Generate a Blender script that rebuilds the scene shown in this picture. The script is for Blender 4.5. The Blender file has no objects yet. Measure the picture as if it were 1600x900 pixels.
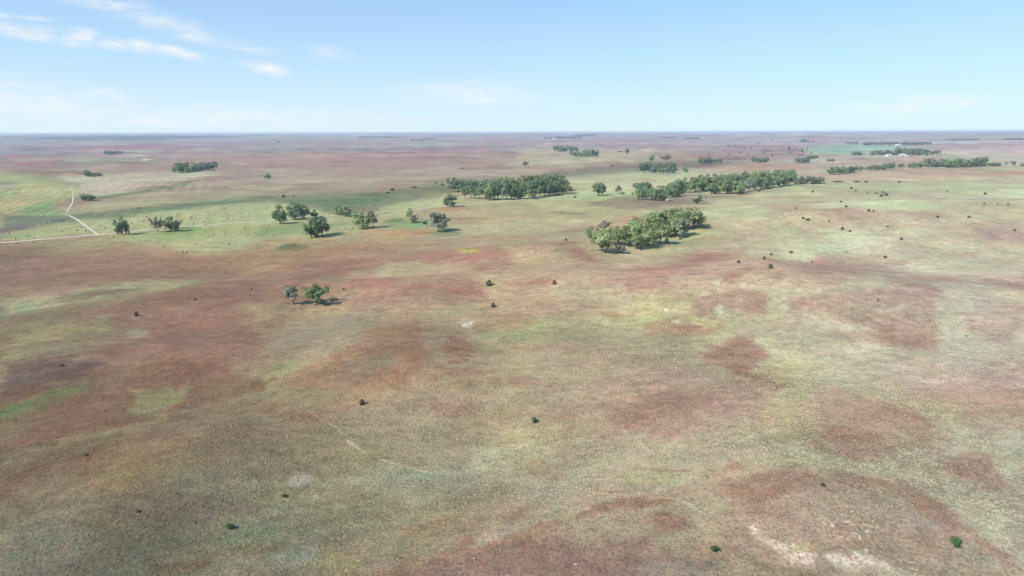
import bpy, math, random
import numpy as np
from mathutils import Matrix, Vector

random.seed(7)
rng = np.random.default_rng(7)
SC = bpy.context.scene
COL = SC.collection
R = math.radians

# ------------------------------------------------------------------ camera
EYE = 80.0                      # height of the camera over the plain, metres
FPX = 1066.0                    # focal length in photo pixels (1600 wide)
PITCH = math.atan((450 - 206.5) / FPX)
ROLL = math.atan(4 / 1600)
fw = Vector((0, math.cos(PITCH), -math.sin(PITCH)))
r0 = Vector((1, 0, 0)); u0 = Vector((0, math.sin(PITCH), math.cos(PITCH)))
rt = r0 * math.cos(ROLL) - u0 * math.sin(ROLL)
up = u0 * math.cos(ROLL) + r0 * math.sin(ROLL)
cd = bpy.data.cameras.new('camera')
cam = bpy.data.objects.new('camera', cd); COL.objects.link(cam)
m = Matrix((rt, up, -fw)).transposed().to_4x4(); m.translation = Vector((0, 0, EYE))
cam.matrix_world = m
cd.sensor_width = 36.0; cd.lens = 36.0 * FPX / 1600.0
cd.clip_start = 0.5; cd.clip_end = 120000.0
SC.camera = cam

# ------------------------------------------------------------------ exposure, sun, sky
SC.view_settings.view_transform = 'Standard'
SC.view_settings.look = 'None'
EXPO = 0.57
SC.view_settings.exposure = EXPO
SC.view_settings.gamma = 1.0
SC.view_settings.use_curve_mapping = False
SUN_EL = R(40)
SUN_AZ = R(180 + 51)            # compass bearing of the sun, +y = north: behind the camera, to its left
sd = bpy.data.lights.new('sun', 'SUN'); sd.energy = 4.5; sd.angle = R(0.53); sd.color = (1.0, 0.95, 0.87)
so = bpy.data.objects.new('sun', sd); COL.objects.link(so)
sdir = Vector((math.sin(SUN_AZ) * math.cos(SUN_EL), math.cos(SUN_AZ) * math.cos(SUN_EL), math.sin(SUN_EL)))
so.rotation_euler = (-sdir).to_track_quat('-Z', 'Y').to_euler()
so.location = (0, 0, 300)

SKY_STRENGTH = 0.12
W = bpy.data.worlds.new('World'); SC.world = W; W.use_nodes = True
nt = W.node_tree; N = nt.nodes; L = nt.links; N.clear()
def nd(tree, typ, **kw):
    n = tree.nodes.new(typ)
    for k, v in kw.items():
        if k.startswith('i_'):
            n.inputs[k[2:].replace('_', ' ')].default_value = v
        elif k.startswith('n') and k[1:].isdigit():
            n.inputs[int(k[1:])].default_value = v
        else:
            setattr(n, k, v)
    return n
def mth(tree, op, a, b=None, c=None, clamp=False):
    n = tree.nodes.new('ShaderNodeMath'); n.operation = op; n.use_clamp = clamp
    for i, v in enumerate((a, b, c)):
        if v is None: continue
        if isinstance(v, (int, float)): n.inputs[i].default_value = v
        else: tree.links.new(v, n.inputs[i])
    return n.outputs[0]
def mixc(tree, fac, a, b, blend='MIX'):
    n = tree.nodes.new('ShaderNodeMix'); n.data_type = 'RGBA'; n.blend_type = blend
    for i, v in ((0, fac), (6, a), (7, b)):
        if isinstance(v, (int, float)): n.inputs[i].default_value = v
        elif isinstance(v, tuple): n.inputs[i].default_value = v
        else: tree.links.new(v, n.inputs[i])
    return n.outputs[2]

sky = nd(nt, 'ShaderNodeTexSky', sky_type='NISHITA', sun_disc=False, sun_elevation=SUN_EL, sun_rotation=SUN_AZ,
         altitude=700.0, air_density=1.0, dust_density=0.3, ozone_density=2.0)
tc = nd(nt, 'ShaderNodeTexCoord')
sep = nd(nt, 'ShaderNodeSeparateXYZ'); L.new(tc.outputs['Generated'], sep.inputs[0])
# clear dry air: the blue reaches lower towards the horizon than in the plain model
elev = mth(nt, 'ADD', mth(nt, 'MULTIPLY', mth(nt, 'ABSOLUTE', sep.outputs['Z']), 1.0), 0.16)
skv = nd(nt, 'ShaderNodeCombineXYZ'); L.new(sep.outputs['X'], skv.inputs[0]); L.new(sep.outputs['Y'], skv.inputs[1]); L.new(elev, skv.inputs[2])
skn = nd(nt, 'ShaderNodeVectorMath', operation='NORMALIZE'); L.new(skv.outputs[0], skn.inputs[0]); L.new(skn.outputs[0], sky.inputs['Vector'])
veil = mth(nt, 'MULTIPLY', mth(nt, 'POWER', 2.718, mth(nt, 'MULTIPLY', mth(nt, 'ABSOLUTE', sep.outputs['Z']), -7.0)), .95)
dy = mth(nt, 'MAXIMUM', sep.outputs['Y'], 0.05)
cu = mth(nt, 'DIVIDE', sep.outputs['X'], dy)
cv = mth(nt, 'DIVIDE', sep.outputs['Z'], dy)
front = mth(nt, 'MULTIPLY', mth(nt, 'SUBTRACT', sep.outputs['Y'], 0.05), 20.0, clamp=True)
cmb = nd(nt, 'ShaderNodeCombineXYZ'); L.new(cu, cmb.inputs[0]); L.new(cv, cmb.inputs[1])
# ragged edges: the lookup is warped by streaky noise
mpw = nd(nt, 'ShaderNodeMapping'); mpw.inputs['Scale'].default_value = (9, 30, 1); mpw.inputs['Rotation'].default_value = (0, 0, R(9))
L.new(cmb.outputs[0], mpw.inputs[0])
wn = nd(nt, 'ShaderNodeTexNoise', i_Scale=1.0, i_Detail=5.0, i_Roughness=0.6); L.new(mpw.outputs[0], wn.inputs['Vector'])
wsub = nd(nt, 'ShaderNodeVectorMath', operation='SUBTRACT'); L.new(wn.outputs['Color'], wsub.inputs[0]); wsub.inputs[1].default_value = (0.5, 0.5, 0.5)
wmul = nd(nt, 'ShaderNodeVectorMath', operation='MULTIPLY'); L.new(wsub.outputs[0], wmul.inputs[0]); wmul.inputs[1].default_value = (0.10, 0.026, 0)
wadd = nd(nt, 'ShaderNodeVectorMath', operation='ADD'); L.new(cmb.outputs[0], wadd.inputs[0]); L.new(wmul.outputs[0], wadd.inputs[1])
# clouds seen in the sky: bearing, height and spread of each bank (tangent units)
CL = [(25, 37, 55, 5, 7, .75), (100, 45, 30, 4, 5, .45), (0, 50, 14, 6, 0, .7), (75, 62, 85, 10, 9, .85), (156, 71, 26, 13, 0, 1.0), (205, 79, 24, 8, 5, .85),
      (250, 80, 28, 9, 5, .95), (300, 90, 55, 7, 11, .9), (205, 24, 60, 9, 8, .75), (300, 53, 95, 13, 14, .6), (345, 70, 50, 7, 12, .6), (410, 88, 38, 5, 8, .5),
      (432, 113, 38, 8, 7, .85), (525, 92, 32, 8, 3, .5), (740, 152, 105, 15, 2, .75), (70, 165, 190, 30, 4, .65), (330, 183, 300, 16, 0, .6),
      (195, 149, 34, 7, 6, .7), (1420, 166, 105, 11, -4, .85), (1490, 161, 28, 8, -5, .8), (260, 1, 30, 4, 0, .4), (85, 8, 30, 6, 3, .3), (620, 153, 25, 3, 2, .3),
      (1590, 166, 15, 6, 0, .3), (1150, 185, 300, 14, 0, .16), (510, 139, 35, 2.5, 2, .25)]
acc = None
for (px, py, rx, ry, an, st) in CL:
    mp = nd(nt, 'ShaderNodeMapping', vector_type='TEXTURE')
    mp.inputs['Location'].default_value = ((px - 800) / FPX, (206.5 - py) / FPX * 1.02, 0)
    mp.inputs['Rotation'].default_value = (0, 0, R(-an))
    mp.inputs['Scale'].default_value = (rx * 1.2 / FPX, ry * 1.35 / FPX, 1)
    L.new(wadd.outputs[0], mp.inputs[0])
    ln = nd(nt, 'ShaderNodeVectorMath', operation='LENGTH'); L.new(mp.outputs[0], ln.inputs[0])
    mr = nd(nt, 'ShaderNodeMapRange', interpolation_type='SMOOTHSTEP'); mr.inputs[1].default_value = 1.35; mr.inputs[2].default_value = 0.0
    mr.inputs[3].default_value = 0; mr.inputs[4].default_value = st
    L.new(ln.outputs['Value'], mr.inputs[0])
    acc = mr.outputs[0] if acc is None else mth(nt, 'MAXIMUM', acc, mr.outputs[0])
mps = nd(nt, 'ShaderNodeMapping'); mps.inputs['Scale'].default_value = (22, 90, 1); mps.inputs['Rotation'].default_value = (0, 0, R(10))
L.new(cmb.outputs[0], mps.inputs[0])
sn = nd(nt, 'ShaderNodeTexNoise', i_Scale=1.0, i_Detail=8.0, i_Roughness=0.68); L.new(mps.outputs[0], sn.inputs['Vector'])
snr = nd(nt, 'ShaderNodeMapRange'); snr.inputs[1].default_value = .34; snr.inputs[2].default_value = .66; snr.inputs[3].default_value = .12; snr.inputs[4].default_value = 1.3
L.new(sn.outputs['Fac'], snr.inputs[0])
cl = mth(nt, 'MULTIPLY', mth(nt, 'MULTIPLY', acc, snr.outputs[0]), front, clamp=True)
# the same thin cloud goes on round the rest of the sky
gmp = nd(nt, 'ShaderNodeMapping'); gmp.inputs['Scale'].default_value = (3, 3, 14)
L.new(tc.outputs['Generated'], gmp.inputs[0])
gn = nd(nt, 'ShaderNodeTexNoise', i_Scale=1.0, i_Detail=5.0, i_Roughness=0.6); L.new(gmp.outputs[0], gn.inputs['Vector'])
gr = nd(nt, 'ShaderNodeMapRange'); gr.inputs[1].default_value = .58; gr.inputs[2].default_value = .8; gr.inputs[3].default_value = 0; gr.inputs[4].default_value = .5
L.new(gn.outputs['Fac'], gr.inputs[0])
back = mth(nt, 'MULTIPLY', gr.outputs[0], mth(nt, 'SUBTRACT', 1.0, front))
cl = mth(nt, 'MAXIMUM', cl, back)
SKY_GAIN = (.94, 1.24, 1.30, 1)
skyc = mixc(nt, 1.0, sky.outputs[0], SKY_GAIN, 'MULTIPLY')
cw = 0.97 / SKY_STRENGTH / 2 ** EXPO
skyc = mixc(nt, veil, skyc, (cw * .79, cw * .94, cw * 1.0, 1))
skyc = mixc(nt, cl, skyc, (cw * .95, cw * .98, cw, 1))
bg = nd(nt, 'ShaderNodeBackground', i_Strength=SKY_STRENGTH); L.new(skyc, bg.inputs[0])
ow = nd(nt, 'ShaderNodeOutputWorld'); L.new(bg.outputs[0], ow.inputs[0])

# ------------------------------------------------------------------ helpers: noise, land height, photo point -> ground point
def _h(ix, iy, s):
    n = (ix.astype(np.int64) * 374761393 + iy.astype(np.int64) * 668265263 + s * 1274126177) & 0xffffffff
    n = ((n ^ (n >> 13)) * 1274126177) & 0xffffffff
    return ((n ^ (n >> 16)) & 0xffff) / 65535.0 * 2 * math.pi
def noise(x, y, s=0):
    ix = np.floor(x); iy = np.floor(y); fx = x - ix; fy = y - iy
    u = fx * fx * fx * (fx * (fx * 6 - 15) + 10); v = fy * fy * fy * (fy * (fy * 6 - 15) + 10)
    def g(a, b):
        t = _h(ix + a, iy + b, s)
        return np.cos(t) * (fx - a) + np.sin(t) * (fy - b)
    n0 = g(0, 0) * (1 - u) + g(1, 0) * u; n1 = g(0, 1) * (1 - u) + g(1, 1) * u
    return (n0 * (1 - v) + n1 * v) * 1.5
def fbm(x, y, s=0, o=3):
    t = 0; a = 1; 
    for i in range(o):
        t = t + a * noise(x * 2 ** i + 17.3 * i, y * 2 ** i - 9.1 * i, s + i); a *= .5
    return t / 1.6
def sst(x, a, b):
    t = np.clip((x - a) / (b - a), 0, 1); return t * t * (3 - 2 * t)
def flat_pt(px, py):                          # photo point on the level plain
    d = fw + rt * ((px - 800) / FPX) - up * ((py - 450) / FPX)
    t = EYE / -d.z
    return d.x * t, d.y * t
def project(x, y, z):
    z = z - EYE
    a = x * rt.x + y * rt.y + z * rt.z; b = x * up.x + y * up.y + z * up.z; c = x * fw.x + y * fw.y + z * fw.z
    c = np.maximum(c, 1.0)
    return 800 + FPX * a / c, 450 - FPX * b / c, c
HILLS = []                                     # single knolls: photo point, half-widths (m), height
for px, py, rx, ry, an, hh in [(1400, 830, 62, 30, -12, 5.0), (900, 850, 42, 20, 8, 3.0), (560, 570, 55, 40, 20, 4.0), (700, 450, 70, 50, 10, 4.5), (1100, 470, 90, 60, 20, 5),
                               (1380, 480, 120, 60, 0, 5), (1020, 590, 70, 40, 0, 2.5), (1330, 680, 45, 30, -15, 3.0), (230, 800, 50, 40, 40, 4.5), (90, 590, 60, 40, 20, 4.0),
                               (860, 395, 70, 60, 0, 4.0), (1300, 345, 140, 90, 0, 6), (1500, 330, 180, 90, 0, 6), (300, 480, 110, 60, 15, 3.5)]:
    hx, hy = flat_pt(px, py); HILLS.append((hx, hy, rx, ry, R(an), hh * 1.5))
vx, vy = flat_pt(330, 343)
def land(x, y):
    d = np.hypot(x, y)
    calm = 1 - 0.93 * np.exp(-(((x - vx) / 420) ** 2 + ((y - vy) / 250) ** 2) ** 1.3)
    calm2 = 1 - 0.75 * np.exp(-(((x - 150) / 900) ** 2 + ((y - 1250) / 450) ** 2))
    h = noise(x / 48, y / 48, 1) * 1.7 * (1 - sst(d, 900, 1800)) + noise(x / 95, y / 80, 3) * 4.0 * (1 - sst(d, 3000, 6000))
    h = h + noise(x / 18, y / 18, 8) * .22 * (1 - sst(d, 350, 700))
    h = h + fbm(x / 190, y / 150, 2, 3) * (6.4 + 3.4 * sst(d, 1500, 3500)) * (1 - sst(d, 5000, 12000))
    h = h + noise(x / 430, y / 360, 5) * 4.0
    h = h * calm * calm2
    h = h + (1 - abs(noise(x / 2600, y / 900, 12))) ** 3 * 62 * sst(d, 5500, 12000) * (1 - .8 * sst(d, 16000, 24000)) + noise(x / 420, y / 900, 15) * 9 * sst(d, 6000, 11000) * (1 - sst(d, 17000, 22000))
    h = h + fbm(x / 1300, y / 1000, 6, 3) * 20 * sst(d, 2000, 5500)
    h = h + fbm(x / 6000, y / 4200, 9, 3) * 40 * sst(d, 6000, 16000)
    h = h + noise(x / 115, y / 330, 14) * 4.5 * sst(d, 1500, 2800) * (1 - sst(d, 7000, 12000))
    h = h - d * d / (2 * 6.371e6)                # the curve of the earth
    for hx, hy, rx, ry, an, hh in HILLS:
        c, s = math.cos(an), math.sin(an); dx = x - hx; dy_ = y - hy
        h = h + hh * np.exp(-(((dx * c + dy_ * s) / rx) ** 2 + ((-dx * s + dy_ * c) / ry) ** 2))
    return h
TS = 70 * 1.0035 ** np.arange(1900)
def ground_at(px, py):                          # where the sight line through a photo point meets the land
    d = fw + rt * ((px - 800) / FPX) - up * ((py - 450) / FPX)
    n = d.normalized(); X = n.x * TS; Y = n.y * TS; Z = EYE + n.z * TS
    g = Z - land(X, Y)
    i = np.argmax(g < 0) if (g < 0).any() else len(TS) - 1
    lo, hi = TS[max(i - 1, 0)], TS[i]
    for _ in range(18):
        mid = (lo + hi) / 2
        if EYE + n.z * mid - land(np.array([n.x * mid]), np.array([n.y * mid]))[0] > 0: lo = mid
        else: hi = mid
    return Vector((n.x * hi, n.y * hi, float(land(np.array([n.x * hi]), np.array([n.y * hi]))[0]))), hi * (fw @ n)

def lin(c):
    c = np.asarray(c, float) / 255
    return np.where(c <= .04045, c / 12.92, ((c + .055) / 1.055) ** 2.4)
LIGHT = np.array([1.30, 1.32, 1.49])            # how much brighter than its albedo level sunlit ground shows
def alb(c): return lin(c) / LIGHT

# ------------------------------------------------------------------ grass colours by area, with shade at left and stronger light at right painted in
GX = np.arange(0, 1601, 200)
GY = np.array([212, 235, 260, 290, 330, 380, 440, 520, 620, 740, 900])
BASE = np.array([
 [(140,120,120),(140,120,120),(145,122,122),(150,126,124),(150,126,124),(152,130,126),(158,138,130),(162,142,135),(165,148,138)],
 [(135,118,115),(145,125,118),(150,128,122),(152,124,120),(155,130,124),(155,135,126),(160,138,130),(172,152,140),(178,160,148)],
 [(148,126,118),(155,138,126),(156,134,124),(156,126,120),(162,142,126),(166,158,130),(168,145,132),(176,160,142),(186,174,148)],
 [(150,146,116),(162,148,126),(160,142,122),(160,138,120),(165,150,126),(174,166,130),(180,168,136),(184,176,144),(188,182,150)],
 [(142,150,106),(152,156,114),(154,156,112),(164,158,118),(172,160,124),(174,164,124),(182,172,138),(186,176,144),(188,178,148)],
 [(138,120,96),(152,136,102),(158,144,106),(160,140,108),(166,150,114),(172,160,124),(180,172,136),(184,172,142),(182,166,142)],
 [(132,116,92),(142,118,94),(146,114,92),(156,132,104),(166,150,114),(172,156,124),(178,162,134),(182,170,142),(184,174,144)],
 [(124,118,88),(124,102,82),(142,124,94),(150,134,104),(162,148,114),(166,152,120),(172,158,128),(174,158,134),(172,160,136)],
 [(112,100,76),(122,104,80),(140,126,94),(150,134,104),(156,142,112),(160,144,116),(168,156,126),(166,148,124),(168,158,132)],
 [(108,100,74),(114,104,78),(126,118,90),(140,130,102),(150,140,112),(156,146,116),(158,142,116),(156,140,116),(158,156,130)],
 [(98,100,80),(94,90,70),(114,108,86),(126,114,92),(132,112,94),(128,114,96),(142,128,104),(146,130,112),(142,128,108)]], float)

PATCH = []
def P(pts, col, s=.8, soft=5, sand=0): PATCH.append(('p', pts, col, s, soft, sand))
def E(x, y, rx, ry, an, col, s=.8, sand=0): PATCH.append(('e', (x, y, rx, ry, an), col, s, 0, sand))
# --- far country
P([(0,213),(120,213),(300,211.5),(420,212),(300,215.5),(180,218.5),(90,218),(0,215.5)], (40,62,60), .9, 1.0)
P([(20,250),(110,249),(112,262),(60,267),(30,262)], (165,105,112), .75, 3)
E(45,277,38,5,0,(118,145,108),.8)
E(200,263,60,4,0,(165,115,110),.5)
P([(265,240),(500,235),(700,242),(790,255),(700,263),(480,262),(300,255)], (168,116,118), .5, 5)
P([(790,240),(830,236),(880,246),(850,256),(800,258)], (172,120,118), .75, 3)
P([(1120,226),(1260,228),(1270,240),(1200,247),(1120,246),(1060,240)], (150,120,122), .6, 3)
P([(1262,228),(1330,226),(1450,231),(1440,236),(1340,241),(1270,239)], (128,172,140), .85, 2)
E(1040,228,90,3,0,(160,122,124),.5)
P([(1100,262),(1180,255),(1262,257),(1300,265),(1200,268),(1110,268)], (186,140,126), .75, 2)
E(1345,255,60,4,0,(180,142,134),.7)
P([(1480,240),(1600,240),(1600,256),(1500,252)], (188,172,160), .6, 3)
P([(820,230),(1000,232),(1010,247),(900,256),(830,262),(790,262)], (172,168,136), .7, 4)
P([(820,288),(850,268),(940,257),(1080,249),(1180,251),(1090,262),(980,270),(880,282),(835,290)], (110,102,90), .85, 3)
E(960,262,40,3,0,(150,112,108),.5)
P([(870,278),(1000,270),(1200,270),(1260,276),(1150,281),(1020,292),(900,302),(880,298)], (184,182,138), .7, 4)
P([(1200,292),(1330,288),(1600,285),(1600,300),(1400,300),(1230,312)], (186,184,140), .5, 4)
P([(410,278),(560,268),(700,262),(720,270),(600,280),(430,290)], (168,150,130), .6, 4)
E(228,249,7,1.2,0,(215,200,180),.9); E(215,243.5,20,.9,-1,(200,192,178),.8); E(228,295.5,6,1,0,(205,192,165),.8)
# --- meadow and fields left of the middle
P([(0,268),(60,275),(95,283),(116,300),(108,318),(60,330),(0,342)], (166,164,112), .85, 3)
P([(0,296),(30,300),(60,318),(20,330),(0,330)], (176,160,116), .5, 4)
P([(18,337),(50,326),(80,315),(106,312),(108,328),(100,339),(40,340)], (122,152,98), .8, 2)
P([(0,336),(60,338),(108,339),(114,345),(60,350),(30,357),(0,364)], (88,110,88), .85, 2)
P([(5,352),(45,349),(60,352),(45,360),(0,368)], (118,104,96), .8, 2)
P([(0,368),(50,353),(112,347),(152,366),(0,378)], (160,166,112), .85, 2)
E(30,371,32,2.5,-2,(116,138,92),.7)
P([(104,273),(180,272),(340,267),(335,272),(280,283),(190,294),(150,306),(116,304),(112,290)], (186,172,150), .9, 2)
P([(112,318),(130,311),(175,311),(150,320),(115,323)], (160,118,108), .7, 1.5)
P([(150,306),(230,293),(310,282),(305,286),(222,298),(170,310)], (92,106,76), .85, 1.5)
P([(108,338),(200,326),(290,318),(350,313),(420,304),(440,310),(400,316),(300,326),(200,338),(112,344)], (90,112,80), .9, 2)
P([(120,343),(200,338),(300,326),(400,317),(520,322),(560,331),(640,331),(640,341),(560,352),(500,378),(420,372),(385,394),(290,398),(220,378),(155,368)], (164,170,118), .85, 3)
P([(340,313),(480,304),(600,299),(680,284),(712,290),(700,303),(640,321),(560,336),(500,331),(430,318)], (110,112,84), .85, 3)
P([(470,314),(600,303),(625,312),(560,326),(500,328)], (90,112,78), .8, 3)
P([(150,372),(300,362),(420,352),(470,352),(420,360),(300,372),(200,375)], (140,160,100), .45, 3)
P([(260,360),(300,357),(310,368),(250,368)], (120,160,88), .8, 2)
P([(380,366),(400,357),(470,351),(520,352),(470,364),(400,370)], (126,154,100), .8, 2)
P([(582,352),(620,346),(680,345),(672,353),(640,358),(600,360)], (120,160,98), .85, 2)
E(612,344,22,3,-5,(96,120,72),.85)
P([(570,360),(620,353),(665,362),(640,376),(600,380),(570,374)], (182,138,96), .75, 3)
E(690,365,22,5,0,(104,122,84),.75)
P([(600,327),(690,306),(712,312),(700,320),(640,336)], (184,182,128), .8, 3)
P([(690,320),(780,312),(900,305),(960,312),(900,325),(780,330)], (180,172,124), .55, 4)
E(700,327,48,5,-3,(182,134,104),.7); E(745,340,55,5,5,(180,150,118),.5)
P([(430,374),(500,366),(520,372),(440,384),(380,384)], (176,132,96), .6, 3)
E(468,389,25,5,0,(86,96,66),1)
P([(270,398),(380,392),(560,378),(640,385),(560,396),(420,402),(300,410)], (168,124,92), .65, 5)
P([(150,388),(240,378),(300,392),(260,402),(160,404)], (154,116,90), .6, 4)
E(40,388,50,4,-2,(146,106,88),.75); E(30,401,55,5,0,(126,106,92),.7)
E(400,418,75,11,-3,(168,140,92),.6)
E(125,377,60,3,-4,(150,138,108),.5)
# --- middle
P([(920,318),(985,306),(1080,308),(1112,318),(1040,325),(960,326)], (136,116,100), .85, 3)
P([(1060,302),(1120,304),(1170,302),(1140,312),(1090,318),(1060,314)], (138,120,106), .75, 3)
P([(930,352),(980,336),(1060,326),(1100,326),(1040,340),(1000,351),(950,356)], (184,128,114), .8, 3)
E(895,356,26,6,-5,(180,132,118),.7)
P([(820,347),(900,352),(930,362),(900,362),(850,354)], (134,124,100), .55, 2)
E(890,334,22,3.5,0,(132,132,92),.75)
E(850,352,60,8,0,(176,172,126),.5)
P([(878,374),(902,378),(922,400),(914,413),(890,402)], (166,118,106), .8, 4)
P([(800,395),(840,380),(880,378),(890,400),(850,412)], (170,140,116), .6, 5)
P([(940,400),(1020,392),(1100,385),(1160,375),(1150,388),(1050,404),(960,412)], (180,170,128), .6, 5)
P([(1170,320),(1230,315),(1262,325),(1200,336)], (182,136,120), .75, 4)
P([(1050,345),(1100,340),(1180,345),(1120,352),(1060,355)], (180,146,126), .6, 4)
P([(1095,375),(1180,358),(1190,368),(1120,384)], (174,140,122), .6, 4)
# --- right, far slopes
P([(1285,332),(1340,326),(1490,334),(1500,345),(1370,353),(1300,350)], (184,144,132), .8, 5)
P([(1222,352),(1290,334),(1310,350),(1256,368),(1222,366)], (180,144,130), .75, 5)
E(1250,319,45,5,-3,(184,146,132),.75)
P([(1440,302),(1540,300),(1600,320),(1560,340),(1480,332)], (184,156,140), .65, 6)
E(1300,304,30,5,0,(182,156,132),.6)
P([(1520,356),(1600,350),(1600,372),(1530,374)], (176,142,140), .8, 5)
P([(1370,360),(1430,366),(1430,378),(1370,376)], (176,144,130), .7, 5)
E(1405,322,48,9,0,(190,190,146),.7); E(1320,371,40,8,0,(188,188,148),.7); E(1235,378,40,14,0,(186,184,142),.6)
P([(1400,372),(1540,376),(1600,384),(1600,400),(1500,396),(1420,385)], (188,188,148), .6, 6)
# --- left hillside
P([(0,400),(200,396),(330,406),(420,424),(300,432),(100,450),(0,470)], (142,110,92), .55, 8)
P([(0,476),(60,462),(120,455),(200,440),(300,434),(318,444),(200,470),(100,482),(0,494)], (152,150,106), .85, 4)
E(120,469,58,7,-6,(122,96,80),.8); E(160,462,22,4,-10,(118,90,82),.7)
P([(0,500),(60,490),(160,482),(180,488),(60,501),(0,514)], (138,98,82), .75, 3)
P([(0,512),(60,500),(150,490),(232,508),(236,528),(150,540),(60,552),(0,566)], (126,124,92), .8, 6)
P([(20,520),(120,500),(170,500),(90,524),(10,540)], (150,142,98), .7, 5)
E(214,519,22,8,-4,(150,148,116),.75)
E(30,480,24,6,-10,(112,130,90),.6); E(0,560,20,6,-15,(120,140,84),.7)
P([(182,486),(240,466),(330,452),(480,424),(570,418),(480,440),(430,462),(392,480),(380,510),(404,540),(350,570),(330,600),(280,592),(230,560),(236,516),(180,506)], (138,96,86), .85, 6)
P([(235,525),(310,515),(330,530),(260,548)], (108,88,74), .6, 6)
P([(235,560),(330,560),(400,592),(425,608),(330,640),(250,652),(190,670),(60,694),(28,684),(110,640),(190,610)], (124,90,76), .75, 8)
P([(0,575),(50,562),(110,558),(165,566),(145,590),(60,610),(0,618)], (92,72,66), .85, 6)
P([(0,640),(60,618),(130,600),(150,603),(70,634),(0,664)], (92,124,66), .8, 4)
P([(0,660),(60,640),(110,640),(40,680),(0,690)], (124,118,84), .6, 5)
P([(188,640),(205,616),(250,604),(296,606),(280,630),(240,646),(205,650)], (134,138,92), .85, 4)
P([(90,692),(160,672),(250,647),(258,656),(170,682),(95,702)], (144,136,96), .75, 3)
P([(0,745),(60,724),(120,704),(220,682),(255,684),(205,712),(120,734),(0,778)], (120,90,76), .7, 5)
E(230,728,75,28,-12,(128,116,78),.6)
E(70,790,90,60,-20,(120,118,92),.6); E(90,860,90,35,-20,(108,114,94),.5)
E(330,760,90,55,-22,(110,103,84), .65); E(215,855,110,42,-25,(97,94,77), .7)
E(275,882,45,12,-10,(112,76,64),.7)
E(395,700,40,50,-20,(112,104,84),.5)
E(400,606,16,12,0,(132,86,76),.7)
# --- centre
P([(400,416),(500,406),(600,394),(680,388),(690,400),(600,411),(510,434),(430,446),(400,442)], (158,112,100), .75, 6)
P([(655,396),(700,385),(785,388),(800,400),(792,416),(720,413),(660,406)], (164,108,100), .8, 5)
E(724,392,24,5,0,(172,168,72),1)
E(625,420,45,12,-6,(168,162,118),.8)
E(530,434,22,5,-15,(122,116,80),.75)
E(585,441,42,13,0,(164,108,98),.85)
P([(640,442),(700,428),(755,430),(772,446),(768,462),(720,476),(650,472),(600,470)], (156,112,98), .75, 6)
E(748,455,26,16,0,(154,98,92),.65); E(690,462,40,10,-6,(148,132,112),.6)
P([(400,475),(520,475),(545,486),(480,495),(400,500)], (164,154,112), .7, 6)
P([(400,505),(440,488),(470,488),(450,500),(400,512)], (146,108,84), .65, 4)
E(480,530,85,26,-10,(138,132,108),.65)
E(575,490,55,12,-15,(146,130,112),.7)
E(505,488,40,10,-5,(154,140,96),.6)
P([(452,562),(560,512),(700,482),(742,470),(738,482),(600,512),(520,552),(440,604)], (168,154,116), .6, 8)
P([(430,572),(470,562),(460,582),(415,590)], (128,142,92), .6, 6)
P([(452,594),(520,550),(560,532),(600,504),(640,500),(664,520),(662,560),(640,592),(570,606),(500,612),(456,602)], (156,114,92), .85, 7)
E(575,566,38,14,-6,(138,128,106),.8); E(640,560,26,16,10,(152,108,90),.6); E(600,520,26,9,0,(164,126,88),.6)
E(560,585,40,8,-4,(130,104,92),.6)
P([(690,542),(712,520),(742,522),(748,540),(715,556),(690,552)], (158,108,92), .8, 4)
E(730,578,26,8,4,(156,110,94),.75); E(708,563,8,3,0,(160,100,80),.7)
P([(742,506),(790,488),(850,488),(810,508),(760,522)], (164,120,100), .65, 6)
E(736,508,13,6,20,(190,170,148),.75,1); E(733,509,6,3,10,(225,212,194),.9,1); E(744,506,3,2,0,(225,212,194),.8,1)
P([(500,640),(560,604),(640,592),(700,572),(692,590),(600,612),(560,640)], (166,120,90), .65, 6)
E(710,638,40,20,12,(152,104,92),.7); E(470,650,55,10,8,(146,106,80),.65); E(455,647,16,3,0,(160,150,80),.8)
E(488,688,52,24,0,(130,130,98),.6); E(640,676,80,22,5,(152,134,108),.4); E(665,755,75,22,8,(134,130,110),.5)
E(520,676,60,18,0,(150,138,100),.4)
E(470,750,24,12,-10,(168,160,148),.75,.5); E(465,878,42,24,-12,(136,140,124),.75,.25); E(520,885,40,20,-10,(138,128,86),.6)
P([(580,900),(640,862),(720,832),(800,800),(792,832),(760,872),(700,900)], (138,98,86), .7, 7, .2)
E(765,832,34,10,-22,(170,156,136),.7,.4)
E(555,800,70,30,-10,(118,112,84),.5)
# --- centre right
P([(918,438),(950,426),(1010,420),(1058,406),(1110,388),(1142,391),(1105,412),(1048,426),(1042,442),(1010,453),(980,459),(958,446)], (172,124,112), .85, 5)
P([(1055,414),(1090,399),(1160,391),(1168,402),(1112,416),(1070,426)], (170,122,112), .75, 5)
E(845,440,40,5,-2,(176,126,112),.8); E(826,453,14,6,0,(166,124,106),.7); E(893,466,20,3,0,(176,122,110),.75); E(815,472,18,6,0,(174,130,116),.65)
E(905,456,55,11,4,(182,176,140),.6); E(990,480,75,9,-5,(178,172,132),.6); E(1050,430,45,6,-8,(178,166,130),.5)
E(935,492,22,5,10,(170,122,104),.55); E(880,480,50,12,0,(164,144,120),.6)
P([(1068,482),(1100,462),(1150,450),(1192,454),(1202,470),(1190,492),(1160,492),(1130,482),(1108,494),(1074,494)], (168,120,112), .8, 5)
E(1150,433,20,12,-25,(164,112,104),.8); E(1190,462,22,7,10,(172,124,112),.6)
P([(968,513),(1010,498),(1060,492),(1100,504),(1142,515),(1090,524),(1020,525),(980,524)], (170,120,106), .85, 4)
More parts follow.
